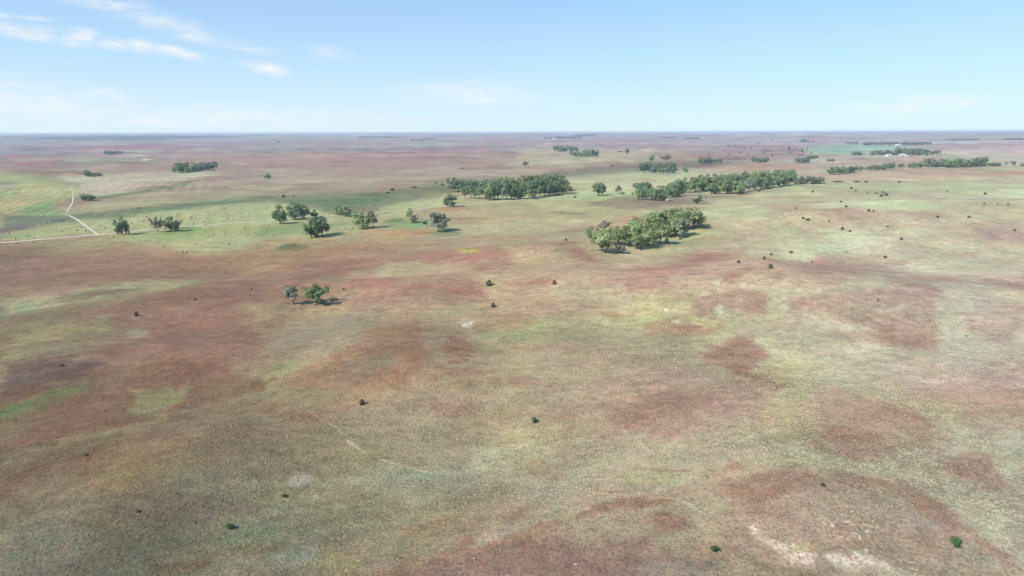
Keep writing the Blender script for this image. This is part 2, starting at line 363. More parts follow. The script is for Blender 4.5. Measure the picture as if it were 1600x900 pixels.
P([(1082,548),(1120,536),(1150,521),(1182,534),(1194,556),(1172,575),(1210,606),(1160,592),(1122,568),(1086,562)], (158,102,94), .85, 6)
E(1060,532,50,10,4,(160,132,110),.6)
E(1095,503,17,9,5,(182,176,130),.7); E(1121,484,9,8,10,(198,196,172),.85); E(1052,502,9,2.5,0,(196,190,168),.8)
E(1038,483,4.5,2,0,(225,215,190),.95,.8); E(1120,443,6,3,0,(212,208,176),.9,.5); E(1165,445,6,3.5,0,(212,206,180),.9,.5)
E(1010,590,90,18,0,(156,148,128),.5); E(960,560,80,20,0,(166,152,118),.4); E(1180,520,30,14,0,(176,160,132),.5)
E(1210,590,26,26,10,(168,130,106),.6); E(1160,610,40,12,10,(150,122,106),.6)
E(820,598,44,9,8,(158,112,98),.7); E(1000,650,75,20,-8,(158,118,104),.65); E(880,655,24,12,20,(150,118,102),.6)
E(1010,705,90,22,4,(164,158,128),.5); E(860,765,50,22,0,(144,142,124),.5); E(900,640,30,8,20,(170,150,130),.5)
E(1060,736,66,4,3,(152,118,94),.7); E(1155,725,14,5,-25,(160,112,92),.7); E(850,730,36,10,10,(160,124,98),.6); E(1010,752,50,9,4,(164,154,106),.5)
P([(796,832),(870,810),(930,786),(1000,778),(1062,784),(1000,796),(925,802),(870,828),(820,848),(790,856)], (140,102,84), .8, 4)
E(1055,820,36,16,12,(144,98,90),.75); E(940,815,70,16,0,(156,140,112),.5,.25)
P([(600,900),(700,862),(800,846),(900,850),(1000,846),(1100,872),(1130,900)], (126,102,92), .75, 8, .35)
E(1060,890,60,14,0,(136,132,118),.5)
# --- right
P([(1238,466),(1320,452),(1450,447),(1466,470),(1476,520),(1466,536),(1420,548),(1380,536),(1340,516),(1310,492),(1242,482)], (172,136,124), .85, 6)
E(1272,475,36,9,5,(176,122,114),.7); E(1425,530,50,12,8,(172,120,112),.75); E(1375,468,28,8,0,(158,126,118),.5); E(1320,522,26,6,8,(158,126,118),.6)
E(1392,480,28,4,-2,(186,182,158),.75); E(1345,508,25,6,5,(178,176,150),.6)
P([(1240,416),(1290,404),(1330,410),(1432,404),(1446,424),(1330,433),(1268,426)], (174,136,126), .8, 5)
E(1290,409,22,5,0,(180,126,122),.6)
P([(1200,415),(1235,430),(1232,446),(1200,445)], (170,134,122), .7, 5)
P([(1440,410),(1600,420),(1600,436),(1480,430)], (190,188,152), .75, 6)
P([(1230,448),(1300,440),(1370,434),(1372,442),(1290,456),(1240,460)], (188,182,148), .7, 4)
P([(1480,455),(1540,452),(1520,500),(1500,560),(1482,540)], (176,176,150), .7, 8)
P([(1545,436),(1600,434),(1600,454),(1560,450)], (176,142,130), .8, 4)
E(1508,441,22,5,5,(176,146,132),.7); E(1522,446,8,3,20,(200,200,172),.8)
P([(1515,460),(1600,478),(1600,545),(1560,534),(1525,520)], (172,142,132), .75, 7)
E(1350,575,100,20,5,(178,176,146),.5); E(1560,582,70,14,12,(164,144,132),.7); E(1500,560,40,12,0,(174,172,150),.5)
E(1310,606,36,9,5,(162,138,122),.65); E(1440,612,60,14,0,(170,144,126),.5); E(1390,600,20,8,20,(178,164,112),.5)
E(1230,620,40,20,0,(172,160,118),.5); E(1245,690,38,38,0,(164,150,110),.5)
P([(1280,630),(1330,624),(1420,640),(1462,660),(1440,690),(1372,726),(1330,722),(1292,692),(1278,660)], (158,122,108), .75, 7)
E(1345,696,42,22,22,(156,98,92),.7); E(1285,705,28,9,0,(158,124,104),.65)
P([(1455,712),(1500,698),(1560,705),(1562,745),(1592,772),(1525,762),(1470,735)], (156,112,102), .75, 5, .25)
P([(1500,628),(1600,640),(1600,682),(1540,682)], (164,136,122), .65, 8)
E(1500,678,30,10,10,(176,176,152),.6)
P([(1330,726),(1400,718),(1460,738),(1530,775),(1600,812),(1600,856),(1500,792),(1440,752)], (174,170,140), .8, 5)
P([(1130,900),(1140,812),(1165,770),(1200,740),(1290,736),(1390,746),(1424,766),(1500,815),(1560,850),(1600,872),(1600,900)], (150,128,112), .8, 5)
P([(1160,775),(1200,740),(1290,736),(1390,746),(1424,766),(1500,815),(1600,872),(1596,886),(1480,826),(1380,772),(1280,762),(1200,790)], (150,108,98), .75, 6)
P([(1275,800),(1320,796),(1385,828),(1365,850),(1450,890),(1440,900),(1330,900),(1300,862)], (152,126,112), .7, 7, .8)
P([(1150,800),(1190,812),(1205,832),(1280,868),(1262,878),(1200,850)], (200,184,166), .75, 4, .9)
P([(1290,872),(1330,868),(1400,900),(1320,900)], (200,186,168), .8, 4, .9)
E(1350,862,24,14,10,(156,148,126),.4); E(1250,855,24,12,10,(146,138,96),.7); E(1220,890,60,12,10,(128,118,90),.7)
E(1440,820,40,12,25,(146,128,124),.5); E(1530,870,50,14,15,(150,142,124),.5,.3)
# --- broad washes of redder and paler cover over the near slopes
P([(830,520),(950,500),(1060,530),(1150,600),(1200,620),(1180,660),(1080,682),(950,684),(860,640),(820,590)], (162,138,120), .5, 9)
E(1050,628,75,24,-10,(150,112,102),.65); E(1008,666,44,14,10,(152,110,100),.6); E(850,648,60,26,12,(158,128,110),.5)
E(1140,640,60,16,10,(154,132,116),.5)
P([(1262,600),(1360,598),(1480,640),(1505,690),(1440,722),(1330,728),(1280,700)], (166,138,122), .45, 8)
E(1430,598,90,16,8,(174,148,134),.5); E(1560,612,60,24,12,(170,146,134),.5)
P([(1200,556),(1290,566),(1420,616),(1520,650),(1500,668),(1400,640),(1290,600),(1220,585)], (188,184,142), .6, 6)
E(1185,772,44,26,0,(160,116,98),.6); E(1240,600,34,50,0,(180,172,128),.5)
P([(1240,690),(1330,728),(1420,732),(1440,752),(1340,745),(1220,735),(1180,720)], (174,170,136), .6, 6)
P([(520,640),(640,610),(760,620),(800,660),(740,700),(620,690),(540,670)], (152,128,104), .5, 10)
P([(190,680),(420,620),(520,650),(540,690),(420,720),(320,740),(200,720)], (130,112,88), .5, 10)
E(185,728,75,24,-25,(136,122,80),.5); E(700,705,60,14,8,(158,136,110),.5); E(640,715,70,8,14,(150,118,92),.5)
E(430,640,60,14,10,(142,108,86),.5); E(560,715,40,26,0,(142,134,98),.5); E(720,740,60,16,5,(152,146,122),.5)
E(160,600,70,16,-14,(120,92,78),.5); E(350,690,60,16,-16,(118,108,86),.5); E(60,440,80,10,-6,(136,108,92),.5)
P([(540,455),(620,448),(640,470),(560,490),(520,480)], (158,122,104), .5, 6)
P([(820,420),(900,410),(960,420),(900,436),(830,430)], (184,176,134), .5, 6)
# --- foot and cattle trails worn through the grass (photo points, half width in metres)
TRAILS = [([(545,690),(575,706),(610,720),(680,740)], .35, .7), ([(905,625),(925,640),(945,657),(985,683),(1025,708)], .35, .6), ([(1247,515),(1248,525),(1245,545)], .8, .9),
          ([(1150,500),(1200,515),(1230,520)], .5, .6), ([(1262,510),(1300,522),(1350,538),(1380,548)], .5, .6), ([(930,770),(990,775),(1060,782),(1095,800)], .3, .5),
          ([(480,640),(520,668),(560,695)], .3, .4), ([(1140,620),(1240,600),(1330,560),(1390,548)], .35, .35), ([(1530,600),(1560,640),(1600,665)], .35, .35),
          ([(830,400),(900,385),(960,372),(1040,385)], .5, .3), ([(640,600),(740,640),(830,690)], .3, .3)]

# ------------------------------------------------------------------ the land: one sheet out to the horizon
def mesh_from(name, V, F, mat=None, smooth=False):
    me = bpy.data.meshes.new(name)
    V = np.asarray(V, np.float32); F = np.asarray(F, np.int32)
    me.vertices.add(len(V)); me.vertices.foreach_set('co', V.ravel())
    k = F.shape[1]
    me.loops.add(F.size); me.loops.foreach_set('vertex_index', F.ravel())
    me.polygons.add(len(F)); me.polygons.foreach_set('loop_start', np.arange(0, F.size, k, dtype=np.int32))
    if smooth: me.polygons.foreach_set('use_smooth', np.ones(len(F), bool))
    me.update(calc_edges=True); me.validate(clean_customdata=False)
    if mat: me.materials.append(mat)
    return me
def link(name, me, parent=None):
    o = bpy.data.objects.new(name, me); COL.objects.link(o)
    if parent: o.parent = parent
    return o

rows_v = np.concatenate([np.arange(780, 90.0, -1.15), np.arange(90, 9.0, -.55)])
dist = list(682 * EYE / rows_v)
while dist[-1] < 46000: dist.append(dist[-1] * 1.013)
dist = np.array([8, 25, 45] + dist)
a_in = np.radians(np.arange(-41, 41.01, .14)); a_out = np.radians(np.arange(43, 317.1, 2.0))
ang = np.concatenate([a_in, a_out])
na, ndist = len(ang), len(dist)
A, D = np.meshgrid(ang, dist)
X = (D * np.sin(A)).ravel(); Y = (D * np.cos(A)).ravel(); Z = land(X, Y)
idx = np.arange(na * ndist).reshape(ndist, na)
i0 = idx[:-1, :]; i1 = idx[1:, :]
Q = np.stack([i0, np.roll(i0, -1, 1), np.roll(i1, -1, 1), i1], -1).reshape(-1, 4)[:, ::-1]
Vt = np.stack([X, Y, Z], 1)

# colour of the cover at each point, painted light included
wd = np.hypot(X, Y)
wx = np.zeros_like(X); wy = np.zeros_like(X)
for lam, am, s in ((9, 1.3, 31), (28, 4, 33), (90, 12, 35), (300, 34, 37), (1000, 110, 39)):
    w_ = sst(wd, am * 14, am * 34) * (1 if lam > 200 else 1 - sst(wd, lam * 60, lam * 120))
    wx += w_ * am * noise(X / lam, Y / lam, s); wy += w_ * am * noise(X / lam, Y / lam, s + 1)
PX, PY, DEP = project(X + wx, Y + wy, Z)
ok = (Y > 20)
PXc = np.clip(PX, -300, 1900); PYc = np.clip(PY, 207, 1000)
gx = np.clip(PXc / 200, 0, 7.999); gi = gx.astype(int); gf = gx - gi; gf = gf * gf * (3 - 2 * gf)
yy = np.clip(PYc, 212, 899.9); gj = np.clip(np.searchsorted(GY, yy, 'right') - 1, 0, len(GY) - 2)
gv = (yy - GY[gj]) / (GY[gj + 1] - GY[gj])
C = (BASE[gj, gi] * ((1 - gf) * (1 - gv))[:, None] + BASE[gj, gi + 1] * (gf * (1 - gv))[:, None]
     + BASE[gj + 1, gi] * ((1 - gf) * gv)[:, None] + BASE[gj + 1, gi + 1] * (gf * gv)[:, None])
C[~ok] = (145, 132, 104)
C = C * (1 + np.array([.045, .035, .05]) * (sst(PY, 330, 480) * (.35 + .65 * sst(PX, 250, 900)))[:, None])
CB = C.copy()
# drifts of red bluestem and pale grass at several sizes
sc = [(6, 29, .30), (16, 31, .34), (48, 41, .42), (150, 43, .6), (520, 45, .65), (1700, 47, .55), (5000, 49, .5)]
SX = X * math.cos(R(22)) + Y * math.sin(R(22)); SY = -X * math.sin(R(22)) + Y * math.cos(R(22)); SX = SX * .6; SY = SY * 1.25
red = np.zeros_like(X); grn = np.zeros_like(X); lum = np.zeros_like(X)
for lam, s, am in sc:
    w_ = sst(wd, lam * .25, lam * 1.8) * (1 - sst(wd, lam * 60, lam * 220))
    n1 = fbm(SX / lam, SY / lam, s, 3); n2 = fbm(SX / lam + 50, SY / lam, s + 3, 2); n3 = fbm(SX / (lam * .7), SY / (lam * .7) + 40, s + 7, 2)
    red += w_ * am * n1; grn += w_ * am * n2; lum += w_ * am * n3
red = np.clip(red, -1, 1); grn = np.clip(grn, -1, 1); lum = np.clip(lum, -1, 1)
farw = sst(wd, 1500, 4000)
AM = 26 + 22 * farw
C = C + red[:, None] * np.array([.28, -.66, -.42]) * AM[:, None] + grn[:, None] * np.array([-.42, .3, -.40]) * (AM * .6)[:, None] + lum[:, None] * (AM * .8)[:, None]
# redder bluestem on the knolls, paler grass in the hollows between them
rel_ = np.clip((noise(X / 95, Y / 80, 3) * 4.0 + fbm(X / 190, Y / 150, 2, 3) * 6.4 + noise(X / 48, Y / 48, 1) * 1.7) / 6.0, -1, 1) * (1 - sst(wd, 3500, 7000)) * (.25 + .75 * (1 - np.exp(-(((X - vx) / 420) ** 2 + ((Y - vy) / 250) ** 2))))
C = C + rel_[:, None] * np.where(rel_ > 0, 1, 1)[:, None] * np.array([-3., -14., -8.])
# drifts with an edge of their own: russet stands and pale bleached swathes, drawn out along the wind
for lam, s0, col_, st_ in ((14, 201, (.95, .87, .82), .45), (38, 205, (.94, .85, .79), .5), (120, 209, (.94, .85, .80), .45), (420, 221, (.94, .83, .81), .5), (1500, 225, (.94, .82, .83), .6),
                           (11, 231, (1.10, 1.09, 1.08), .5), (30, 235, (1.08, 1.08, 1.02), .6), (100, 239, (1.06, 1.09, .98), .6), (400, 243, (1.08, 1.08, 1.04), .6), (26, 251, (.86, .88, .86), .5), (300, 255, (.84, .86, .88), .55)):
    w_ = sst(wd, lam * .5, lam * 3) * (1 - sst(wd, lam * 40, lam * 120))
    n_ = fbm(SX / lam * .8 + .3 * noise(X / lam, Y / lam, s0 + 2), SY / lam * 1.2, s0, 4)
    k_ = (sst(n_, .12, .50) * w_ * st_ * .72)[:, None]
    C = C * (1 - k_) + C * np.array(col_) * k_
SAND = np.zeros_like(X); DRIFT = C - CB
def blend(w, col, sand):
    global C
    i = np.nonzero(w > .002)[0]
    c = np.array(col, float); l_ = c @ np.array([.3, .6, .1])
    rd = c[0] > c[1] + 24
    c = l_ + (c - l_) * (.86 if rd else 1.0)
    if rd: c = c + np.array([-1, 3, -5])
    c = c * .9 + C[i] * .1
    w = w * np.clip(.98 + .5 * MOT, .15, 1.12)
    # keep part of the drift under a patch so that it is never flat
    var = DRIFT[i] * .4 + .3 * (red[i, None] * np.array([.3, -.65, -.4]) * 13 + grn[i, None] * np.array([-.5, .35, -.4]) * 9 + lum[i, None] * 17)
    C[i] = C[i] * (1 - w[i, None]) + (c + var) * w[i, None]
    if sand: SAND[i] = SAND[i] * (1 - w[i]) + sand * w[i]
MOT = (fbm(SX / 9, SY / 6, 91, 4) * .7 + fbm(SX / 2.6, SY / 2, 97, 2) * .45) * (1 - sst(wd, 300, 800)) + fbm(SX / 22, SY / 22, 93, 3) * sst(wd, 150, 350) * (1 - sst(wd, 1200, 3000)) + fbm(SX / 90, SY / 90, 95, 3) * sst(wd, 700, 1500)
edge = fbm(X / 2.5, Y / 2.5, 60, 2) * .7 * (1 - sst(wd, 250, 500)) + fbm(X / 7, Y / 7, 61, 2) * (1 - sst(wd, 300, 700)) + fbm(X / 30, Y / 30, 63, 3) * sst(wd, 150, 400) * (1 - sst(wd, 1200, 2500)) + fbm(X / 130, Y / 130, 65, 2) * sst(wd, 900, 2000)
vis = ok & (PX > -350) & (PX < 1950)
for typ, g, col, s, soft, sand in PATCH:
    if typ == 'e':
        x, y, rx, ry, an = g; c_, s_ = math.cos(R(an)), math.sin(R(an)); m_ = max(rx, ry) * 1.8
        sel = np.nonzero(vis & (abs(PX - x) < m_) & (abs(PY - y) < m_))[0]
        dx = PX[sel] - x; dy_ = PY[sel] - y
        r = np.sqrt(((dx * c_ + dy_ * s_) / rx) ** 2 + ((-dx * s_ + dy_ * c_) / ry) ** 2) + edge[sel] * .62
        wsel = s * (1 - sst(r, .5, 1.4))
    else:
        g = np.array(g, float); soft = soft * (1.5 if g[:, 1].mean() < 400 else 1.45); m_ = soft * 3
        sel = np.nonzero(vis & (PX > g[:, 0].min() - m_) & (PX < g[:, 0].max() + m_) & (PY > g[:, 1].min() - m_) & (PY < g[:, 1].max() + m_))[0]
        qx, qy = PX[sel], PY[sel]; dm = np.full(len(sel), 1e9); ins = np.zeros(len(sel), bool)
        for k in range(len(g)):
            ax, ay = g[k]; bx, by = g[(k + 1) % len(g)]
            ex, ey = bx - ax, by - ay; t = np.clip(((qx - ax) * ex + (qy - ay) * ey) / (ex * ex + ey * ey + 1e-9), 0, 1)
            dm = np.minimum(dm, np.hypot(qx - ax - t * ex, qy - ay - t * ey))
            if ay != by: ins ^= ((ay > qy) != (by > qy)) & (qx < (bx - ax) * (qy - ay) / (by - ay) + ax)
        sg = np.where(ins, dm, -dm) / soft + edge[sel] * 1.5
        wsel = s * sst(sg, -1.0, 1.0)
    w = np.zeros_like(X); w[sel] = wsel
    blend(w, col, sand)
# mown rows in the hay fields
def in_px(x0, y0, x1, y1, soft=6): return sst(PX, x0, x0 + soft) * (1 - sst(PX, x1 - soft, x1)) * sst(PY, y0, y0 + 3) * (1 - sst(PY, y1 - 3, y1)) * ok
rowm = in_px(-60, 272, 112, 336) * 9 + in_px(110, 326, 420, 372) * 4 + in_px(115, 273, 330, 300) * 7
C = C + (rowm * np.sin((X * .92 + Y * .38) / 9.0 * 2 * math.pi / 1.6))[:, None]
# trails
for pts, hw, s in TRAILS:
    wp = [ground_at(*p)[0] for p in pts]
    dm = np.full_like(X, 1e9); sel = np.nonzero(wd < 900)[0]; dd = np.full(len(sel), 1e9)
    for a, b in zip(wp[:-1], wp[1:]):
        ex, ey = b.x - a.x, b.y - a.y; qx = X[sel] + wx[sel] * .3; qy = Y[sel] + wy[sel] * .3
        t = np.clip(((qx - a.x) * ex + (qy - a.y) * ey) / (ex * ex + ey * ey), 0, 1)
        dd = np.minimum(dd, np.hypot(qx - a.x - t * ex, qy - a.y - t * ey))
    w = np.zeros_like(X); w[sel] = s * (1 - sst(dd, hw * .7, hw * 1.8)); w *= np.clip(.7 + noise(X / 6, Y / 6, 71), 0, 1)
    blend(w, (198, 180, 156), 0)
C = C * (1 - (np.array([-.005, .035, .0]) * sst(PY, 260, 420)[:, None]))
Lm = (C @ np.array([.3, .6, .1]))[:, None]; C = Lm + (C - Lm) * .92 + np.array([1.5, 3.0, 2.5])
C = C + np.array([4, 3, 9]) * sst(wd, 2000, 5000)[:, None]  # far ground paled towards blue, distance haze put into its colour
C = np.clip(C, 20, 228)
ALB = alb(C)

gm = bpy.data.materials.new('prairie_grass'); gm.use_nodes = True; gt = gm.node_tree; gt.nodes.clear()
at = nd(gt, 'ShaderNodeAttribute', attribute_name='cover'); 
geo = nd(gt, 'ShaderNodeNewGeometry')
def gnoise(scale, detail=3, rough=.6, sx=1, sy=1):
    mp_ = nd(gt, 'ShaderNodeMapping'); mp_.inputs['Scale'].default_value = (scale * sx, scale * sy, scale)
    gt.links.new(geo.outputs['Position'], mp_.inputs[0])
    n_ = nd(gt, 'ShaderNodeTexNoise', i_Scale=1.0, i_Detail=float(detail), i_Roughness=rough); gt.links.new(mp_.outputs[0], n_.inputs['Vector'])
    return n_
def rng_(v, a, b, c, d, tree=gt):
    m_ = nd(tree, 'ShaderNodeMapRange'); m_.inputs[1].default_value = a; m_.inputs[2].default_value = b; m_.inputs[3].default_value = c; m_.inputs[4].default_value = d
    tree.links.new(v, m_.inputs[0]); return m_.outputs[0]
nA = gnoise(1.5, 3, .7); nB = gnoise(.36, 3, .65, .8, 1); nC = gnoise(.06, 4, .6); nE = gnoise(.13, 4, .65, .7, 1.1); nF = gnoise(.018, 5, .65, 1, .4)
f1 = rng_(nA.outputs['Fac'], .3, .7, .62, 1.38); f2 = rng_(nB.outputs['Fac'], .3, .7, .78, 1.22); f3 = mth(gt, 'MULTIPLY', rng_(nC.outputs['Fac'], .3, .7, .91, 1.09), mth(gt, 'MULTIPLY', rng_(nE.outputs['Fac'], .3, .7, .86, 1.14), rng_(nF.outputs['Fac'], .3, .7, .86, 1.14)))
val = mth(gt, 'MULTIPLY', mth(gt, 'MULTIPLY', f1, f2), f3)
vec = nd(gt, 'ShaderNodeVectorMath', operation='SCALE'); gt.links.new(at.outputs['Color'], vec.inputs[0]); gt.links.new(val, vec.inputs['Scale'])
# colour of single clumps: some redder, some greener
nD = gnoise(.55, 2, .6)
hv = nd(gt, 'ShaderNodeVectorMath', operation='SUBTRACT'); gt.links.new(nD.outputs['Color'], hv.inputs[0]); hv.inputs[1].default_value = (.5, .5, .5)
hv2 = nd(gt, 'ShaderNodeVectorMath', operation='MULTIPLY'); gt.links.new(hv.outputs[0], hv2.inputs[0]); hv2.inputs[1].default_value = (.34, .28, .26)
hv3 = nd(gt, 'ShaderNodeVectorMath', operation='ADD'); gt.links.new(hv2.outputs[0], hv3.inputs[0]); hv3.inputs[1].default_value = (1, 1, 1)
hv4 = nd(gt, 'ShaderNodeVectorMath', operation='MULTIPLY'); gt.links.new(hv3.outputs[0], hv4.inputs[0]); gt.links.new(vec.outputs[0], hv4.inputs[1])
# bare sand between the clumps where the cover is thin
nS = gnoise(.85, 3, .65)
sth = mth(gt, 'SUBTRACT', nS.outputs['Fac'], mth(gt, 'SUBTRACT', .74, mth(gt, 'MULTIPLY', at.outputs['Alpha'], .305)))
sm = mth(gt, 'MULTIPLY', mth(gt, 'MULTIPLY', sth, 7.0, clamp=True), mth(gt, 'MULTIPLY', at.outputs['Alpha'], 3.0, clamp=True))
colo = mixc(gt, sm, hv4.outputs[0], (.54, .47, .40, 1))
bmp = nd(gt, 'ShaderNodeBump', i_Strength=.55, i_Distance=.5); gt.links.new(nA.outputs['Fac'], bmp.inputs['Height'])
pb = nd(gt, 'ShaderNodeBsdfPrincipled', i_Roughness=.95); pb.inputs['Specular IOR Level'].default_value = .1
gt.links.new(colo, pb.inputs['Base Color']); gt.links.new(bmp.outputs[0], pb.inputs['Normal'])
go_ = nd(gt, 'ShaderNodeOutputMaterial'); gt.links.new(pb.outputs[0], go_.inputs[0])

gme = mesh_from('ground', Vt, Q, gm, True)
ca = gme.color_attributes.new('cover', 'FLOAT_COLOR', 'POINT')
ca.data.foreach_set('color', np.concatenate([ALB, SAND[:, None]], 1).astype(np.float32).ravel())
ground = link('ground', gme); ground['kind'] = 'structure'

# ------------------------------------------------------------------ bunches of grass standing on the near slopes
tm = bpy.data.materials.new('grass_bunch'); tm.use_nodes = True; tt = tm.node_tree
ta = nd(tt, 'ShaderNodeAttribute', attribute_name='cover'); tp = tt.nodes['Principled BSDF']; tp.inputs['Roughness'].default_value = .9; tp.inputs['Specular IOR Level'].default_value = .1
tt.links.new(ta.outputs['Color'], tp.inputs['Base Color'])
NT = 60000
tr_ = np.random.default_rng(5)
td = np.sqrt(tr_.uniform(105 ** 2, 300 ** 2, NT * 2)); tang = R(40) * tr_.uniform(-1, 1, NT * 2)
tx_, ty_ = td * np.sin(tang), td * np.cos(tang)
keep = (fbm(tx_ / 4, ty_ / 4, 101, 2) + tr_.uniform(-.5, .5, NT * 2) > -.05) & (tr_.uniform(0, 1, NT * 2) > .0) & (tr_.uniform(0, 1, NT * 2) > sst(td, 180, 300) * .9)
tx_, ty_, td, tang = tx_[keep], ty_[keep], td[keep], tang[keep]; NT = len(tx_)
jj = np.clip(np.searchsorted(dist, td) - 1, 0, ndist - 1); ii = np.clip(np.round((tang - a_in[0]) / R(.14)).astype(int), 0, len(a_in) - 1)
gi_ = jj * na + ii
tcol = ALB[gi_] * tr_.uniform(.98, 1.35, NT)[:, None] * (1 + tr_.normal(size=(NT, 3)) * .05)
tcol = np.where((SAND[gi_] > .45)[:, None], tcol * np.array([.80, .66, .62]), tcol)
hh_ = tr_.uniform(.07, .22, NT) * np.where(tr_.uniform(size=NT) < .06, 1.7, 1); ww_ = tr_.uniform(.14, .38, NT); tz = land(tx_, ty_); t0 = tr_.uniform(0, 6.28, NT)
TV = np.zeros((NT, 5, 3)); 
for k in range(4):
    TV[:, k, 0] = tx_ + ww_ * np.cos(t0 + k * math.pi / 2); TV[:, k, 1] = ty_ + ww_ * np.sin(t0 + k * math.pi / 2); TV[:, k, 2] = tz - .03 + hh_ * tr_.uniform(.0, .5, NT)
TV[:, 4, 0] = tx_ + tr_.normal(size=NT) * .1; TV[:, 4, 1] = ty_ + tr_.normal(size=NT) * .1; TV[:, 4, 2] = tz + hh_
b_ = np.arange(NT)[:, None] * 5
TF = np.concatenate([np.concatenate([b_ + k, b_ + (k + 1) % 4, b_ + 4], 1) for k in range(4)])
tme = mesh_from('grass_bunches', TV.reshape(-1, 3), TF, tm)
tca = tme.color_attributes.new('cover', 'FLOAT_COLOR', 'POINT'); tca.data.foreach_set('color', np.repeat(np.concatenate([tcol, np.ones((NT, 1))], 1), 5, axis=0).astype(np.float32).ravel())
to = link('grass_bunches', tme); to['kind'] = 'stuff'; to['label'] = 'bunches of dry prairie grass covering the near slopes'

# ------------------------------------------------------------------ simple materials
def simple(name, col, rough=.9, var=.25, scale=3.0, bump=0.0):
    m_ = bpy.data.materials.new(name); m_.use_nodes = True; t = m_.node_tree
    b = t.nodes['Principled BSDF']; b.inputs['Roughness'].default_value = rough; b.inputs['Specular IOR Level'].default_value = .2
    tc_ = nd(t, 'ShaderNodeTexCoord'); n_ = nd(t, 'ShaderNodeTexNoise', i_Scale=scale, i_Detail=4.0); t.links.new(tc_.outputs['Object'], n_.inputs['Vector'])
    r_ = rng_(n_.outputs['Fac'], .3, .7, 1 - var, 1 + var, t)
    s_ = nd(t, 'ShaderNodeVectorMath', operation='SCALE'); s_.inputs[0].default_value = col; t.links.new(r_, s_.inputs['Scale']); t.links.new(s_.outputs[0], b.inputs['Base Color'])
    if bump:
        bb = nd(t, 'ShaderNodeBump', i_Strength=bump, i_Distance=.05); t.links.new(n_.outputs['Fac'], bb.inputs['Height']); t.links.new(bb.outputs[0], b.inputs['Normal'])
    return m_
def leafmat(name, col, alt, trans=.3):
    m_ = bpy.data.materials.new(name); m_.use_nodes = True; t = m_.node_tree; t.nodes.clear()
    tc_ = nd(t, 'ShaderNodeTexCoord'); n_ = nd(t, 'ShaderNodeTexNoise', i_Scale=5.0, i_Detail=3.0, i_Roughness=.7); t.links.new(tc_.outputs['Object'], n_.inputs['Vector'])
    oi = nd(t, 'ShaderNodeObjectInfo')
    f = mth(t, 'ADD', rng_(n_.outputs['Fac'], .3, .7, -.25, .75, t), mth(t, 'MULTIPLY', mth(t, 'SUBTRACT', oi.outputs['Random'], .3), .6), clamp=True)
    c_ = mixc(t, f, (*col, 1), (*alt, 1))
    n2 = nd(t, 'ShaderNodeTexNoise', i_Scale=14.0, i_Detail=2.0); t.links.new(tc_.outputs['Object'], n2.inputs['Vector'])
    v_ = mth(t, 'MULTIPLY', rng_(n2.outputs['Fac'], .3, .7, .7, 1.3, t), mth(t, 'ADD', mth(t, 'MULTIPLY', oi.outputs['Random'], .35), .82))
    s_ = nd(t, 'ShaderNodeVectorMath', operation='SCALE'); t.links.new(c_, s_.inputs[0]); t.links.new(v_, s_.inputs['Scale'])
    d_ = nd(t, 'ShaderNodeBsdfDiffuse'); t.links.new(s_.outputs[0], d_.inputs[0])
    tr = nd(t, 'ShaderNodeBsdfTranslucent'); t.links.new(s_.outputs[0], tr.inputs[0])
    mx = nd(t, 'ShaderNodeMixShader'); mx.inputs[0].default_value = trans; t.links.new(d_.outputs[0], mx.inputs[1]); t.links.new(tr.outputs[0], mx.inputs[2])
    o_ = nd(t, 'ShaderNodeOutputMaterial'); t.links.new(mx.outputs[0], o_.inputs[0]); return m_
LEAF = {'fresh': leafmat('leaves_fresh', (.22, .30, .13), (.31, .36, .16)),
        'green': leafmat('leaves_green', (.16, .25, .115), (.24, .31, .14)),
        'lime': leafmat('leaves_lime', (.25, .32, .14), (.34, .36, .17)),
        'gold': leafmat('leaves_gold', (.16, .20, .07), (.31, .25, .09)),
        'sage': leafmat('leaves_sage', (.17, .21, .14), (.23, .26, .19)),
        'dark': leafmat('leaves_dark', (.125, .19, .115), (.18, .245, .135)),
        'brown': leafmat('leaves_brown', (.17, .17, .11), (.26, .21, .17)),
        'cedar': leafmat('leaves_cedar', (.03, .05, .028), (.05, .07, .035), .15),
        'bush': leafmat('leaves_bush', (.055, .11, .04), (.10, .17, .065), .3)}
BARK = simple('bark', (.13, .105, .085), .95, .3, 6, .5)

